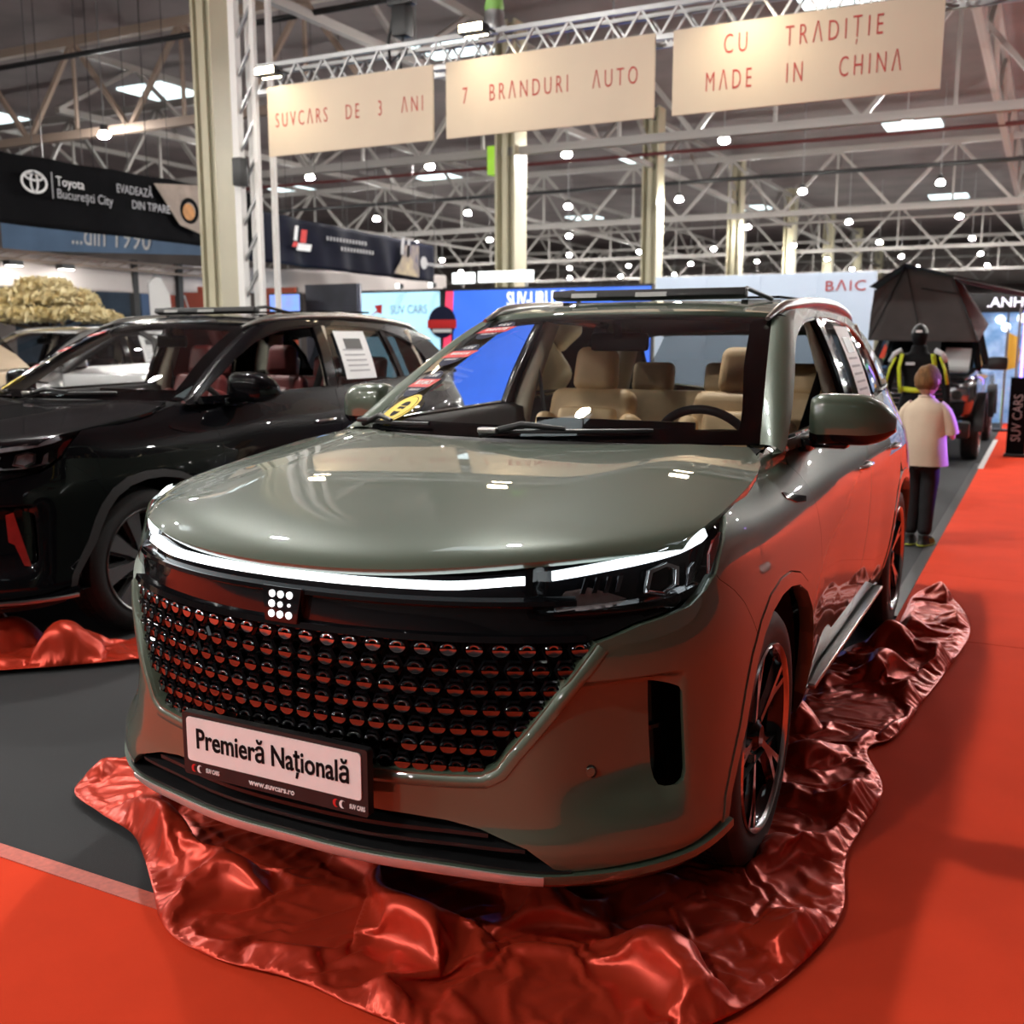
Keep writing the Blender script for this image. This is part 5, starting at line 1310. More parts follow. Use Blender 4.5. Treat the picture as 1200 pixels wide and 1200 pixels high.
def other_car(loc, label, paint, leather, full=True, cladding=None, rz=0.):
    remap = {'paint_sage': paint, 'led_white': lamp_bright, 'tan_leather': leather}
    sk = SKIP if full else SKIP + ('sticker', 'round_sticker', 'rear_bench', 'sunroof')
    c = copy_tree(HERO, None, remap, lambda o: base(o) in sk)
    c.location = loc; c.rotation_euler = (0, 0, rz); c['label'] = label; c['category'] = 'car'
    wm = dict(tyre=tyre_mat, rim_face=rim_silver, rim_dark=satin_black, disc=brushed, void=dark_void)
    for (x, y, f) in ((.925, 1.00, 1), (.935, 3.785, 1), (-.925, 1.00, -1), (-.935, 3.785, -1)): wheel(c, (x, y, .372), f, wm, 1)
    if not full:
        return c
    for ch in c.children:
        if base(ch) == 'headlight':
            for k in ch.children:
                if base(k) in ('reflector_tray', 'low_beam_fin', 'side_reflector', 'projector_lens', 'lamp_chrome'): k.material_slots[0].material = lamp_bright
    if cladding:
        for ch in c.children:
            if base(ch) == 'wheel_arch_trim': ch.material_slots[0].material = cladding
    return c
BLACK = other_car((-3.44, .98, 0), 'black suv beside the grey-green car, with burgundy seats and a red bumper reflector', paint_black, burgundy, cladding=mat('arch_cladding', (.022, .022, .023), rough=.55, noise=.2, nscale=30))
bm_ = [c for c in BLACK.children if base(c) == 'front_bumper'][0]
for s in (1,):
    v = [(.865, .50), (.905, .46), (.90, .60), (.872, .70), (.885, .60)]
    panel('bumper_reflector', [(.86, .70), (.895, .71), (.93, .56), (.955, .455), (.925, .46), (.89, .56), (.865, .575)], body_in(.02), .02, red_lens, bm_, flange=.01)
sweep_strip('lip_strip', np.linspace(.30, 1.14, 50), lambda t: [(.012, .285), (.026, .287), (.028, .300), (.012, .306)], brushed, bm_)
# paper notice on the rear side pane
def side_notice(car, y0, y1, z0, z1, name='window_notice', tilt=.10):
    r = empty(name, parent=car)
    def g(y, z): return green(y, z) + np.array([.004, 0, 0])
    panel('notice_sheet', [(y0, z0), (y1, z0), (y1 + tilt * (z1 - z0), z1), (y0 + tilt * (z1 - z0), z1)], g, .06, white_print, r, flange=.002)
    panel('notice_picture', [(y0 + .10, z1 - .12), (y1 - .06, z1 - .12), (y1 - .05, z1 - .05), (y0 + .11, z1 - .05)], lambda y, z: g(y, z) + np.array([.002, 0, 0]), .06, satin_black, r, flange=.001)
    for k in range(5):
        zz = z0 + .05 + k * .035
        panel('notice_line', [(y0 + .06, zz), (y1 - .06, zz), (y1 - .06, zz + .010), (y0 + .06, zz + .010)], lambda y, z: g(y, z) + np.array([.002, 0, 0]), .08, grey_print, r, flange=.001)
side_notice(BLACK, 2.90, 3.26, 1.24, 1.56)
side_notice(HERO, 3.02, 3.40, 1.22, 1.56)
SILVER = other_car((-9.75, 5.1, 0), 'silver suv with an open front door, behind the black car', paint_silver, dash_mat, False)
BEIGE = other_car((-7.0, -.2, 0), 'beige suv at the left edge, parked beyond the black car', paint_beige, dash_mat, False)
od = empty('open_door', parent=SILVER); od.location = (.96, 1.60, 0); od.rotation_euler = (0, 0, -1.1)
tube('door_frame', [(0, .02, 1.12), (-.05, .27, 1.32), (-.14, .62, 1.56), (-.15, .89, 1.60), (-.12, 1.07, 1.50), (-.02, 1.15, 1.14)], .040, satin_black, od, 10)
bmx = bmesh.new(); add_box(bmx, (0, .58, .74), (.07, 1.14, .76)); bmesh.ops.bevel(bmx, geom=bmx.edges[:], offset=.03, segments=3, affect='EDGES', profile=.5); bm_obj('door_panel', bmx, paint_silver, od)

# ------------------------------------------------------------------ satin sheets
CLOTH_OUT = [(-1.27, .64), (-1.215, .38), (-1.0, .29), (-.80, .235), (-.66, .15), (-.50, .03), (-.32, -.10), (-.12, -.14), (.10, -.12), (.32, -.14), (.55, -.14), (.78, -.06), (.98, .12), (1.10, .34), (1.19, .72), (1.15, 1.09), (1.18, 1.58), (1.08, 1.92), (1.16, 2.12), (1.21, 2.6), (1.26, 3.07), (1.31, 3.75), (1.24, 4.25), (1.10, 4.62), (.97, 4.48), (.965, 4.0), (.955, 3.5), (.80, 3.2), (.74, 2.4), (.78, 1.5), (.86, 1.36), (.885, 1.1), (.86, .88), (.6, .86), (.3, .80), (-.3, .75), (-.95, .74)]
c1 = satin_sheet('satin_sheet', CLOTH_OUT, .0185, satin_red, frames=34, stretch=(1.04, 1.16), grow=.09, bend=.15)
tag(c1, 'crumpled red satin sheet lying under and around the grey-green car', 'cloth', 'red satin sheets')
c2 = satin_sheet('satin_sheet', [(-4.0, 1.25), (-3.4, 1.22), (-2.75, 1.02), (-2.45, 1.18), (-2.15, 1.48), (-1.95, 1.75), (-2.0, 2.1), (-2.5, 1.60), (-2.72, 1.52), (-3.1, 1.66), (-4.0, 1.8)], .028, satin_red, frames=30, stretch=(1.0, 1.1), grow=.16, seed=4)
tag(c2, 'crumpled red satin sheet under the front of the black car', 'cloth', 'red satin sheets')

# ------------------------------------------------------------------ figures
def skin_mesh(name, nodes, edges, m, parent=None, sub=2, root=0):
    """nodes: (x, y, z, rx, ry) ; one continuous surface grown round a joint skeleton"""
    me = bpy.data.meshes.new(name); me.from_pydata([n[:3] for n in nodes], edges, []); me.update()
    o = bpy.data.objects.new(name, me); COL.objects.link(o)
    o.modifiers.new('skin', 'SKIN')
    lay = me.skin_vertices[0].data
    for i, n in enumerate(nodes): lay[i].radius = (n[3], n[4] if len(n) > 4 else n[3]); lay[i].use_root = (i == root)
    s = o.modifiers.new('sub', 'SUBSURF'); s.levels = sub; s.render_levels = sub
    dg = bpy.context.evaluated_depsgraph_get(); m2 = bpy.data.meshes.new_from_object(o.evaluated_get(dg)); bpy.data.objects.remove(o)
    m2.polygons.foreach_set('use_smooth', [True] * len(m2.polygons)); m2.materials.clear()
    q = bpy.data.objects.new(name, m2); link(q, parent); setmat(q, m); return q
def rings(name, secs, m, parent=None, n=24, cap=True, wob=0., seed=0, pw=1.0):
    """loft of ellipses: (cx, cy, z, rx, ry)"""
    V = []; F = []; rng = random.Random(seed); ph = [rng.random() * 6 for _ in range(4)]
    for i, (cx, cy, z, rx, ry) in enumerate(secs):
        for k in range(n):
            a = 2 * PI * k / n; w = 1 + wob * math.sin(5 * a + ph[0] + i * .5) + wob * .6 * math.sin(9 * a + ph[1] - i * .8)
            c, s = math.cos(a), math.sin(a)
            V.append((cx + rx * w * math.copysign(abs(c) ** pw, c), cy + ry * w * math.copysign(abs(s) ** pw, s), z))
    for i in range(len(secs) - 1):
        for k in range(n): F.append((i * n + k, i * n + (k + 1) % n, (i + 1) * n + (k + 1) % n, (i + 1) * n + k))
    if cap: F.append(tuple(range(n - 1, -1, -1))); F.append(tuple((len(secs) - 1) * n + k for k in range(n)))
    o = mesh_obj(name, V, F, m, parent)
    s = o.modifiers.new('sub', 'SUBSURF'); s.levels = 1; s.render_levels = 1
    return o
skin_m = mat('skin', (.52, .30, .21), rough=.5, noise=.1, nscale=12)
hair_m = mat('light_brown_hair', (.20, .10, .04), spec=.15, rough=.7, noise=.5, nscale=60, stretch=(1, 1, .2), bump=.5, bscale=120, dist=.004)
tee_m = mat('cream_cotton', (.62, .49, .36), rough=.9, noise=.06, nscale=8, bump=.3, bscale=14, dist=.012)
trs_m = mat('black_trousers', (.010, .010, .012), rough=.85, noise=.3, nscale=20, bump=.4, bscale=18, dist=.01)
shoe_m = mat('black_shoe', (.012, .014, .012), rough=.6, noise=.3, nscale=30); neon_m = mat('yellow_green_trim', (.42, .46, .04), rough=.6, noise=.15, nscale=20)
def boy():
    r = empty('person', (.80, 6.22, 0), 'child seen from behind in a cream t-shirt and black trousers, standing beside the grey-green car', 'person', rz=-.15)
    H = 1.32
    nodes = [(0, 0, .70, .085, .075), (0, .01, .84, .085, .07), (0, .0, .97, .10, .075), (0, -.005, 1.045, .06, .05), (0, .0, 1.09, .036, .036), (0, .005, 1.125, .040, .042),
             (.125, 0, 1.02, .042, .042), (.175, .02, .90, .032, .032), (.165, .13, .80, .024, .024), (.150, .20, .80, .018, .022),
             (-.125, 0, 1.02, .042, .042), (-.175, .01, .90, .032, .032), (-.165, .07, .78, .024, .024), (-.155, .11, .72, .018, .022),
             (.056, 0, .62, .070, .075), (.050, .0, .37, .046, .050), (.048, -.02, .09, .030, .034), (.052, .06, .035, .026, .024),
             (-.056, 0, .62, .070, .075), (-.052, .0, .37, .046, .050), (-.052, -.02, .09, .030, .034), (-.056, .06, .035, .026, .024)]
    edges = [(0, 1), (1, 2), (2, 3), (3, 4), (4, 5), (2, 6), (6, 7), (7, 8), (8, 9), (2, 10), (10, 11), (11, 12), (12, 13), (0, 14), (14, 15), (15, 16), (16, 17), (0, 18), (18, 19), (19, 20), (20, 21)]
    b = skin_mesh('body', nodes, edges, skin_m, r)
    # head: shaped ball with nose, mouth, ears; looking away and a little to the right
    bm = bmesh.new(); bmesh.ops.create_uvsphere(bm, u_segments=24, v_segments=18, radius=1)
    for v in bm.verts:
        x, y, z = v.co; jaw = 1 - .24 * max(0, -z) - .05 * max(0, z)
        fy = y * .096 * (1.02 if y < 0 else 1.0) * jaw + (.012 * max(0, -z) if y > 0 else 0)
        v.co = Vector((x * .077 * jaw, fy, z * .108))
        if y > .85 and abs(x) < .3 and -.35 < z < .1: v.co.y += .013 * (1 - abs(x) / .3)
        if y > .75 and .2 < abs(x) < .5 and 0 < z < .25: v.co.y -= .006
    hd = bm_obj('head', bm, skin_m, r, angle=2); hd.location = (0, .012, 1.205); hd.rotation_euler = (-.05, 0, -.35)
    for s in (-1, 1):
        e = rings('ear', [(0, 0, -.03, .006, .010), (s * .006, 0, -.012, .008, .016), (s * .010, 0, .008, .008, .019), (s * .006, 0, .026, .006, .012)], skin_m, hd, 12); e.location = (s * .076, -.004, -.005)
        ey = lathe('eye', [(0, .010), (.007, .008), (.011, 0)], white_print, hd, 12, 'x'); ey.location = (s * .030, .084, .012); ey.rotation_euler = (0, 0, PI / 2)
    rings('mouth', [(0, 0, -.004, .014, .004), (0, 0, .004, .016, .005)], mat('lips', (.40, .15, .12), rough=.5, noise=.1), hd, 12).location = (0, .086, -.055)
    bm = bmesh.new(); bmesh.ops.create_uvsphere(bm, u_segments=32, v_segments=24, radius=1)
    rr = random.Random(3)
    for v in bm.verts:
        x, y, z = v.co; low = -.42 if y < .2 else -.42 + (y - .2) * 1.25
        k = 1.0 + .03 * math.sin(9 * x + 7 * z) + rr.uniform(-.012, .022)
        if z < low: k *= .90
        v.co = Vector((x * .086 * k, y * .103 * k - .004, z * .116 * k + .004))
    bmesh.ops.delete(bm, geom=[v for v in bm.verts if v.co.z < (-.062 if v.co.y < .02 else -.062 + (v.co.y - .02) * 1.5)], context='VERTS')
    bm_obj('hair', bm, hair_m, hd, angle=2)
    # t-shirt
    rings('tshirt', [(0, 0, .600, .178, .125), (0, 0, .64, .174, .120), (0, .0, .74, .158, .110), (0, .0, .86, .150, .105), (0, 0, .96, .160, .102), (0, -.003, 1.02, .150, .090), (0, -.003, 1.055, .100, .070), (0, -.002, 1.085, .058, .052), (0, 0, 1.10, .050, .048)], tee_m, r, 28, False, .018, 2)
    for s in (-1, 1):
        V, F = tube_geo([(s * .085, 0, 1.030), (s * .135, .005, .990), (s * .168, .015, .90), (s * .176, .03, .835)], [.050, .054, .052, .056], 16, up=(0, 1, 0), cap=False)
        o = mesh_obj('sleeve', V, F, tee_m, r); q = o.modifiers.new('s', 'SUBSURF'); q.levels = 1; q.render_levels = 1
    V, F = tube_geo([(.052 * math.cos(a), .050 * math.sin(a), 1.098) for a in np.linspace(0, 2 * PI, 20, endpoint=False)], .007, 6, closed=True); mesh_obj('collar', V, F, tee_m, r)
    tr = [(0, 0, .66, .118, .098), (0, .0, .60, .112, .10)]
    nodes = [(0, 0, .68, .095, .075), (.060, 0, .56, .074, .080), (.052, 0, .36, .058, .064), (.050, -.012, .16, .048, .054), (.050, -.014, .075, .052, .060), (-.060, 0, .56, .074, .080), (-.054, 0, .36, .058, .064), (-.052, -.012, .16, .048, .054), (-.052, -.014, .075, .052, .060)]
    skin_mesh('trousers', nodes, [(0, 1), (1, 2), (2, 3), (3, 4), (0, 5), (5, 6), (6, 7), (7, 8)], trs_m, r)
    for s in (-1, 1):
        sh = rings('shoe', [(0, .02, .0, .045, .115), (0, .02, .022, .047, .118), (0, .022, .030, .044, .113), (0, .012, .060, .040, .088), (0, -.03, .085, .034, .050), (0, -.035, .098, .032, .046)], shoe_m, r, 20, True, 0, 0, .85); sh.location = (s * .054, 0, .0); sh.rotation_euler = (0, 0, -s * .15)
        rings('shoe_sole', [(0, .02, .0, .048, .120), (0, .02, .020, .050, .122), (0, .02, .024, .044, .115)], neon_m, sh, 20, True, 0, 0, .85)
        for k in range(3): rail('shoe_stripe', UBOX, (.043 * s, .0 + .03 * k, .028), (.036 * s, -.015 + .03 * k, .062), .010, .008, neon_m, sh)
    return r
boy()
suit_m = mat('black_suit', (.005, .005, .006), spec=.15, rough=.75, noise=.3, nscale=12, bump=.3, bscale=14, dist=.01); hivis = mat('hi_vis_yellow', (.55, .62, .02), rough=.6, noise=.08, nscale=20); hivw = mat('reflex_grey', (.55, .55, .58), rough=.4, noise=.1, nscale=30)
def mannequin():
    r = empty('mannequin', (.36, 9.8, 0), 'masked dummy in black racing suit with yellow stripes, behind the child', 'mannequin')
    lathe('stand_plate', [(0, 0), (.20, 0), (.20, .012), (0, .016)], satin_black, r, 28)
    nodes = [(0, 0, .86, .14, .10), (0, 0, 1.02, .13, .10), (0, 0, 1.20, .16, .11), (0, 0, 1.34, .13, .085), (0, 0, 1.41, .085, .075), (0, .0, 1.47, .080, .08),
             (.215, 0, 1.345, .070, .070), (.275, -.02, 1.10, .050, .050), (.30, -.06, .88, .038, .040), (.305, -.08, .78, .026, .040),
             (-.215, 0, 1.345, .070, .070), (-.275, -.02, 1.10, .050, .050), (-.30, -.06, .88, .038, .040), (-.305, -.08, .78, .026, .040),
             (.10, 0, .78, .095, .10), (.105, -.01, .45, .065, .068), (.11, .01, .10, .048, .05), (.115, -.10, .04, .038, .034),
             (-.10, 0, .78, .095, .10), (-.105, -.01, .45, .065, .068), (-.11, .01, .10, .048, .05), (-.115, -.10, .04, .038, .034)]
    edges = [(0, 1), (1, 2), (2, 3), (3, 4), (4, 5), (2, 6), (6, 7), (7, 8), (8, 9), (2, 10), (10, 11), (11, 12), (12, 13), (0, 14), (14, 15), (15, 16), (16, 17), (0, 18), (18, 19), (19, 20), (20, 21)]
    skin_mesh('body', nodes, edges, suit_m, r)
    bm = bmesh.new(); bmesh.ops.create_uvsphere(bm, u_segments=24, v_segments=18, radius=1)
    for v in bm.verts:
        x, y, z = v.co; j = 1 - .22 * max(0, -z); v.co = Vector((x * .082 * j, y * .102 * j - (.008 if y < -.8 and abs(x) < .3 and abs(z) < .3 else 0), z * .125))
    h = bm_obj('head', bm, suit_m, r, angle=2); h.location = (0, -.005, 1.54)
    bm = bmesh.new(); bmesh.ops.create_uvsphere(bm, u_segments=24, v_segments=12, radius=1)
    for v in bm.verts: v.co = Vector((v.co.x * .088, v.co.y * .108, v.co.z * .13))
    bmesh.ops.delete(bm, geom=[v for v in bm.verts if v.co.z < .02], context='VERTS'); bm_obj('cap', bm, satin_black, h, angle=2)
    rail('cap_badge', UBOX, (-.03, -.104, .05), (.03, -.104, .05), .008, .022, white_print, h)
    for s in (-1, 1):
        V, F = tube_geo([(s * .15, -.105, 1.36), (s * .175, -.118, 1.22), (s * .165, -.108, 1.08), (s * .15, -.10, .96)], .026, 8, sx=1.6, sy=.5); mesh_obj('yellow_stripe', V, F, hivis, r)
        V, F = tube_geo([(s * .16, -.06, 1.40), (s * .23, -.07, 1.36), (s * .27, -.05, 1.28)], .026, 8); mesh_obj('reflex_patch', V, F, hivw, r)
        V, F = tube_geo([(s * .215, -.07, 1.33), (s * .27, -.085, 1.20), (s * .30, -.085, 1.05)], .020, 8, sx=1.5, sy=.6); mesh_obj('yellow_stripe', V, F, hivis, r)
    V, F = tube_geo([(-.15, -.095, 1.0), (0, -.118, .985), (.15, -.095, 1.0)], .022, 8, sx=.5, sy=1.2); mesh_obj('yellow_belt', V, F, hivis, r)
    rail('chest_print', UBOX, (-.11, -.125, 1.26), (-.02, -.128, 1.26), .008, .03, hivw, r)
mannequin()

# ------------------------------------------------------------------ dark pickup with a roof tent
def pickup():
    r = empty('pickup_truck', (.08, 11.9, 0), 'dark off-road pickup with a paper notice in its windscreen, nose towards the viewer', 'car')
    pb = mat('paint_graphite', (.018, .018, .020), rough=.2, metal=.4, coat=1., noise=.15, nscale=300)
    def loft(name, secs, m, par):   # secs: (y, half width, z0, z1) rounded boxes along y
        V = []; F = []; n = 24
        for (y, w, z0, z1) in secs:
            for k in range(n):
                a = 2 * PI * k / n; c, s = math.cos(a), math.sin(a); e = .35
                V.append((w * math.copysign(abs(c) ** e, c), y, (z0 + z1) / 2 + (z1 - z0) / 2 * math.copysign(abs(s) ** e, s)))
        for i in range(len(secs) - 1):
            for k in range(n): F.append((i * n + k, i * n + (k + 1) % n, (i + 1) * n + (k + 1) % n, (i + 1) * n + k))
        F.append(tuple(range(n))); F.append(tuple((len(secs) - 1) * n + k for k in range(n - 1, -1, -1)))
        o = mesh_obj(name, V, F, m, par, angle=.8); bm = bmesh.new(); bm.from_mesh(o.data); bmesh.ops.recalc_face_normals(bm, faces=bm.faces[:]); bm.to_mesh(o.data); bm.free(); return o
    loft('body_shell', [(.05, .62, .55, .98), (.18, .70, .50, 1.04), (.6, .74, .48, 1.08), (1.2, .76, .46, 1.11), (2.6, .76, .46, 1.10), (4.4, .76, .50, 1.08), (4.5, .74, .52, 1.04)], pb, r)
    loft('bonnet', [(.12, .60, 1.0, 1.05), (.4, .66, 1.03, 1.10), (1.25, .68, 1.06, 1.16)], pb, r)
    bm = bmesh.new()   # cab: pillars, roof
    V = [(-.68, 1.25, 1.12), (.68, 1.25, 1.12), (.70, 2.9, 1.12), (-.70, 2.9, 1.12), (-.56, 1.75, 1.62), (.56, 1.75, 1.62), (.57, 2.8, 1.64), (-.57, 2.8, 1.64)]
    def bar(a, b, w, nm='cab_pillar', m=pb): rail(nm, UBOX, V[a], V[b], w, w, m, r)
    for a, b in ((0, 4), (1, 5), (2, 6), (3, 7), (4, 5), (5, 6), (6, 7), (7, 4)): bar(a, b, .07)
    bm.free()
    box('cab_roof', (0, 2.28, 1.655), (1.14, 1.1, .05), pb, r, .02)
    mesh_obj('windscreen', [V[0], V[1], V[5], V[4]], [(0, 1, 2, 3)], dark_glass, r, smooth=False)
    for s, q in ((1, (1, 2, 6, 5)), (-1, (3, 0, 4, 7))): mesh_obj('side_pane', [V[i] for i in q], [(0, 1, 2, 3)], dark_glass, r, smooth=False)
    box('cab_interior', (0, 2.1, 1.05), (1.2, 1.2, .10), dash_mat, r)
    for s in (-.33, .33): box('cab_seat', (s, 2.35, 1.25), (.45, .14, .50), dash_mat, r, .05)
    o = flat_poly('paper_notice', [(-.18, -.22), (.16, -.20), (.18, .20), (-.14, .22)], white_print, r, 0, .004, (.40, 1.33, 1.25), (-.78, 0, .05))
    bm = bmesh.new(); add_box(bm, (0, -.02, .42), (1.40, .22, .20)); add_box(bm, (0, -.06, .60), (1.0, .10, .16)); bmesh.ops.bevel(bm, geom=bm.edges[:], offset=.03, segments=2, affect='EDGES', profile=.5); bm_obj('bull_bumper', bm, satin_black, r)
    g = empty('grille', parent=r); box('grille_back', (0, .04, .82), (.78, .06, .24), dark_void, g)
    for k in range(4): box('grille_bar', (0, -.0, .73 + k * .06), (.76, .04, .022), chrome_dark, g, .006)
    for s in (-1, 1):
        h = empty('headlight', parent=r); box('lamp_case', (s * .53, .06, .84), (.26, .10, .18), chrome_dark, h, .03); box('lamp_lens', (s * .53, .0, .84), (.24, .03, .15), lamp_off, h, .02); lathe('lamp_bowl', [(0, .0), (.06, .0), (.075, -.04)], chrome, h, 20, 'x', (s * .53, -.018, .84)).rotation_euler = (0, 0, -PI / 2)
        box('fog_lamp', (s * .55, -.13, .42), (.12, .04, .08), lamp_off, r, .015)
        m_ = empty('side_mirror', parent=r); box('mirror_shell', (s * .90, 1.42, 1.20), (.24, .10, .17), satin_black, m_, .04); box('mirror_arm', (s * .76, 1.42, 1.15), (.10, .05, .05), satin_black, m_, .01)
        for y in (.75, 3.6):
            w = wheel(r, (s * .78, y, .36), s, dict(tyre=tyre_mat, rim_face=rim_silver, rim_dark=satin_black, disc=brushed, void=dark_void), 1)
            V2, F2 = lathe_geo([(.40, 0), (.47, 0), (.47, -.10), (.40, -.10)], 32, 'x', True); V2 = [(s * .83 + s * v[0], y + v[1], .38 + v[2]) for v in V2 if True]
            bmq = bmesh.new(); vs = [bmq.verts.new(v) for v in V2]; [bmq.faces.new([vs[i] for i in f]) for f in F2]
            bmesh.ops.delete(bmq, geom=[v for v in bmq.verts if v.co.z < .34], context='VERTS'); bm_obj('wheel_flare', bmq, satin_black, r)
    for y in (1.6, 2.8): rail('roof_bar', UBOX, (-.62, y, 1.72), (.62, y, 1.72), .05, .05, satin_black, r)
    for s in (-1, 1):
        for y in (1.6, 2.8): rail('bar_foot', UBOX, (s * .54, y, 1.66), (s * .54, y, 1.72), .05, .05, satin_black, r)
    return r
pickup()
tent_m = mat('tent_canvas', (.075, .068, .066), rough=.85, noise=.18, nscale=4, bump=.4, bscale=9, dist=.02)
def roof_tent():
    r = empty('roof_tent', (.02, 13.5, 1.75), 'dark grey canvas roof tent standing open on the dark pickup', 'tent')
    tm2 = mat('tent_fly', (.020, .018, .020), rough=.8, noise=.2, nscale=6, bump=.3, bscale=9, dist=.02)
    box('tent_floor', (.05, .38, .03), (1.0, 1.8, .05), satin_black, r, .01)
    # canvas body: ridge towards the left, sloping right wall
    P = {'a': (-.60, -.80, -.25), 'b': (.74, -.80, -.27), 'c': (-.58, -.60, .40), 'd': (-.22, -.45, .70), 'e': (.36, -.55, .56), 'f': (.70, -.70, .25)}
    def sheet(name, quad, m, n=14, puff=.04, th=.006, wr=.010):
        A, B, C, D = [np.array(q, float) for q in quad]; V = []; F = []; nr = np.cross(B - A, D - A); nr /= np.linalg.norm(nr)
        for i in range(n + 1):
            for j in range(n + 1):
                u, v = i / n, j / n; p = (A * (1 - u) + B * u) * (1 - v) + (D * (1 - u) + C * u) * v
                p = p + nr * (puff * math.sin(PI * u) * math.sin(PI * v) + wr * math.sin(7 * u + 9 * v) * math.sin(PI * u) * math.sin(PI * v)); V.append(p)
        for i in range(n):
            for j in range(n): F.append((i * (n + 1) + j, (i + 1) * (n + 1) + j, (i + 1) * (n + 1) + j + 1, i * (n + 1) + j + 1))
        o = mesh_obj(name, V, F, m, r); s = o.modifiers.new('t', 'SOLIDIFY'); s.thickness = th; return o
    y1 = 1.4
    sheet('canvas_front', (P['a'], P['b'], P['e'], P['d']), tent_m, puff=-.05)
    sheet('canvas_front', (P['a'], P['d'], (-.58, -.6, .40), (-.60, -.7, .1)), tent_m, puff=-.01)
    sheet('canvas_side', ((-.60, -.80, -.25), (-.66, y1, .03), (-.60, y1, .42), (-.58, -.6, .42)), tent_m)
    sheet('canvas_side', ((.74, -.80, -.27), (.74, y1, -.02), (.36, y1, .56), (.36, -.55, .56)), tent_m)
    sheet('fly_sheet', ((-.63, -.78, .45), (-.22, -.62, .75), (-.22, y1, .75), (-.63, y1, .45)), tm2, puff=.02)
    sheet('fly_sheet', ((-.22, -.62, .75), (.42, -.72, .56), (.42, y1, .56), (-.22, y1, .75)), tm2, puff=.02)
    sheet('fly_awning', ((.40, -.74, .57), (1.30, -.95, .33), (1.30, y1, .33), (.40, y1, .57)), tm2, puff=-.03)
    tube('tent_pole', [(.38, -.58, .55), (1.28, -.94, .32)], .012, alu, r, 8); tube('tent_pole', [(.37, -.56, .55), (.74, -.80, -.26)], .012, satin_black, r, 8); tube('tent_seam', [(-.21, -.49, .69), (.02, -.76, -.10)], .008, tm2, r, 6); tube('tent_seam', [(.0, -.60, .42), (.46, -.66, .34)], .008, tm2, r, 6)
    tube('tent_pole', [(-.23, -.47, .71), (-.59, -.79, -.24)], .010, satin_black, r, 8)
    return r
roof_tent()

# ------------------------------------------------------------------ the lit stand on the right, beyond the pickup
gc = box('green_carpet', (-.3, 26.5, .014), (2.4, 13, .028), mat('green_carpet', (.10, .28, .06), rough=.9, noise=.2, nscale=3)); tag(gc, 'green carpet beyond the pickup, beside the far red carpet', 'carpet')
st = empty('lit_stand', (2.2, 19, .013), 'blue-lit stand with a black header reading ANHI, right edge beyond the pickup', 'exhibition stand')
box('stand_header', (-.8, -.1, 2.15), (2.6, .16, .34), satin_black, st, .01); text('header_writing', '.ANHI', .24, scr_white, st, (-1.35, -.19, 2.15), ext=.003, sx=1.05, offset=.004)
box('header_mark', (-.80, -.19, 2.15), (.26, .02, .12), mat('mark_green', (.2, .6, .45), rough=.4, emit=(.2, .6, .45), es=.6, noise=.1), st)
blue_w = mat('blue_lit_panel', (.05, .16, .35), rough=.4, emit=(.06, .20, .45), es=.55, noise=.7, nscale=4, col2=(.5, .7, .9))
for k in range(4): box('stand_panel', (-1.75 + .85 * k, .1, 1.0), (.82, .06, 2.0), blue_w, st, .004)
for k, (x, z) in enumerate(((-1.45, 1.86), (-1.35, 1.72), (-1.1, 1.88), (-.7, 1.75))): lathe('stand_spot', [(0, .03), (.07, .025), (.08, -.03), (0, -.03)], scr_glow, st, 16, 'x', (x, -.02, z)).rotation_euler = (0, 0, -PI / 2)
vio = mat('violet_tube', (.3, .2, .9), rough=.3, emit=(.30, .16, 1.0), es=5, noise=.05)
pm = empty('truss_mast', (1.12, 16.8, .012), 'violet-lit lattice mast right of the roof tent', 'mast')
for dx in (0, .16):
    for dy in (0, .16): rail('mast_tube', UBOX, (dx, dy, 0), (dx, dy, 2.0), .03, .03, alu, pm)
for k in range(9): rail('mast_brace', UBOX, (0, 0, .1 + k * .2), (.16, 0, .3 + k * .2), .015, .015, alu, pm)
tube('light_tube', [(.08, -.02, .9), (.08, -.02, 2.0)], .022, vio, pm, 8)
ru = empty('roll_up_banner', (1.27, 13.0, .012), 'narrow black roll-up banner with pale lettering beside the red carpet', 'banner')
box('banner_sheet', (0, 0, .52), (.22, .01, 1.0), black_cloth, ru); box('banner_foot', (0, 0, .02), (.26, .16, .04), satin_black, ru, .01)
text('banner_writing', 'SUV CARS', .16, grey_print, ru, (0, -.008, .50), (PI / 2, -PI / 2, 0), sx=.85)
vs = empty('stage_spotlight', (3.4, 7.7, .012), 'violet spotlight on a thin stand across the red carpet from the child', 'spotlight')
lathe('stand_base', [(0, 0), (.22, 0), (.22, .02), (.03, .04), (0, .04)], satin_black, vs, 24); tube('stand_pole', [(0, 0, .03), (0, 0, 1.5)], .018, satin_black, vs, 8)
bmq = bmesh.new(); add_box(bmq, (-.04, -.02, 1.58), (.22, .16, .16), Matrix.Rotation(.5, 3, 'Z')); bmesh.ops.bevel(bmq, geom=bmq.edges[:], offset=.02, segments=2, affect='EDGES', profile=.5); bm_obj('spot_head', bmq, satin_black, vs)
lathe('spot_lens', [(0, .004), (.055, .004), (.06, 0)], vio, vs, 20, 'x', (-.14, -.075, 1.57)).rotation_euler = (0, 0, .5 + PI)
area_light('violet_lamp', (3.23, 7.61, 1.57), (.80, 6.22, .85), .10, 6, (.28, .13, 1.0), spread=.42)
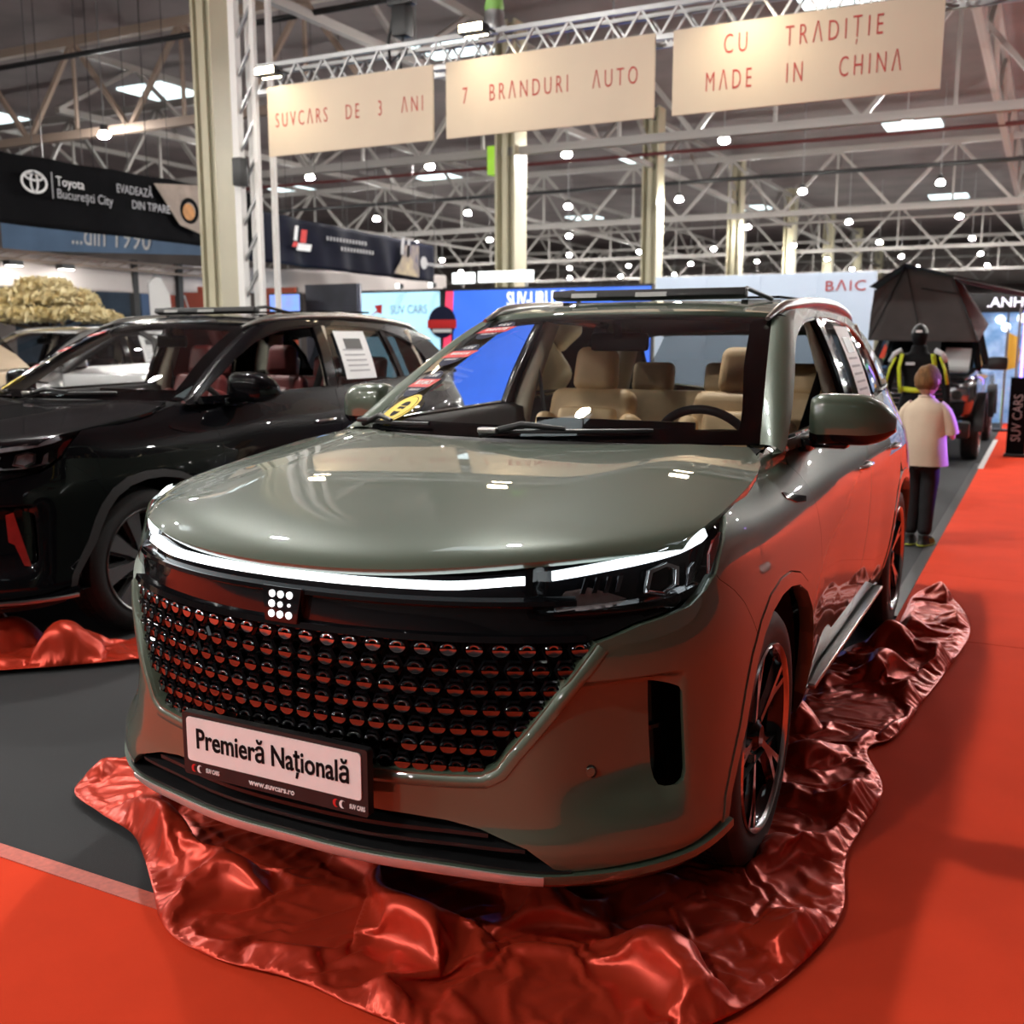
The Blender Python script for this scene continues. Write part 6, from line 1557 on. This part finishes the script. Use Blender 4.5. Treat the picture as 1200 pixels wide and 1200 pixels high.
for k, (x, y, col, lab) in enumerate(((.95, 17.2, (.75, .45, .05), 'orange flag standing right of the pickup'), (1.35, 17.6, (.80, .55, .10), 'yellow flag standing by the lit stand'))):
    f_ = empty('flag', (x, y, .0125), lab, 'flag'); tube('flag_pole', [(0, 0, 0), (0, 0, 1.7)], .015, alu, f_, 8); lathe('flag_base', [(0, 0), (.15, 0), (.15, .03), (0, .04)], satin_black, f_, 16)
    flat_poly('flag_cloth', [(0, 1.0), (.18, 1.05), (.2, 1.3), (.14, 1.55), (0, 1.62)], mat('flag_%d' % k, col, rough=.7, noise=.1, nscale=5), f_, -.004, .008)

# ------------------------------------------------------------------ yellow display tree
def tree():
    r = empty('artificial_tree', (-12.1, 9.2, 0), 'pale yellow artificial tree at the left edge behind the black car', 'tree')
    bark = mat('bark', (.10, .07, .05), rough=.8, noise=.4, nscale=12); leaf = mat('yellow_leaf', (.90, .80, .52), rough=.7, noise=.3, nscale=5, col2=(.75, .62, .32))
    lathe('planter', [(0, 0), (.22, 0), (.28, .45), (.25, .45), (.24, .40), (0, .40)], white_print, r, 28)
    trunk = tube('trunk', [(0, 0, .35), (.03, 0, .8), (-.02, .02, 1.3), (.02, 0, 1.7)], [.06, .05, .045, .03], bark, r, 10)
    rng = random.Random(11)
    # one leaf spray mesh shared by the boughs: many small blades
    V = []; F = []
    for k in range(420):
        th = rng.random() * 2 * PI; u = rng.random() ** .6; ph = math.acos(1 - 1.3 * rng.random())
        d = Vector((math.cos(th) * math.sin(ph), math.sin(th) * math.sin(ph), math.cos(ph) * .55)); c = d * (.10 + .14 * u)
        a = Vector((rng.uniform(-1, 1), rng.uniform(-1, 1), rng.uniform(-.5, .6))).normalized(); b = a.cross(Vector((rng.random(), rng.random(), 1))).normalized()
        i = len(V); L = rng.uniform(.035, .06); V += [c - a * L, c + b * L * .35, c + a * L, c - b * L * .35]; F.append((i, i + 1, i + 2, i + 3))
    lm = mesh_obj('leaf_spray', V, F, leaf, None, smooth=False); lme = lm.data; bpy.data.objects.remove(lm)
    for k in range(34):
        a = rng.random() * 2 * PI; ring = k % 3; R = (.15, .52, .85)[ring] * rng.uniform(.8, 1.1); z = 1.86 + (.38, .20, .0)[ring] + rng.uniform(-.06, .06)
        p = (R * math.cos(a), R * math.sin(a), z)
        tube('bough', [(.0, 0, 1.45 + .08 * ring), (p[0] * .5, p[1] * .5, z - .10), (p[0], p[1], z)], [.022, .016, .008], bark, r, 6)
        o = inst('leaf_spray', lme, r, p, (0, 0, rng.random() * 6), (1.35, 1.35, 1.25), leaf); o['kind'] = 'stuff'
tree()
scn.cycles.use_denoising = True
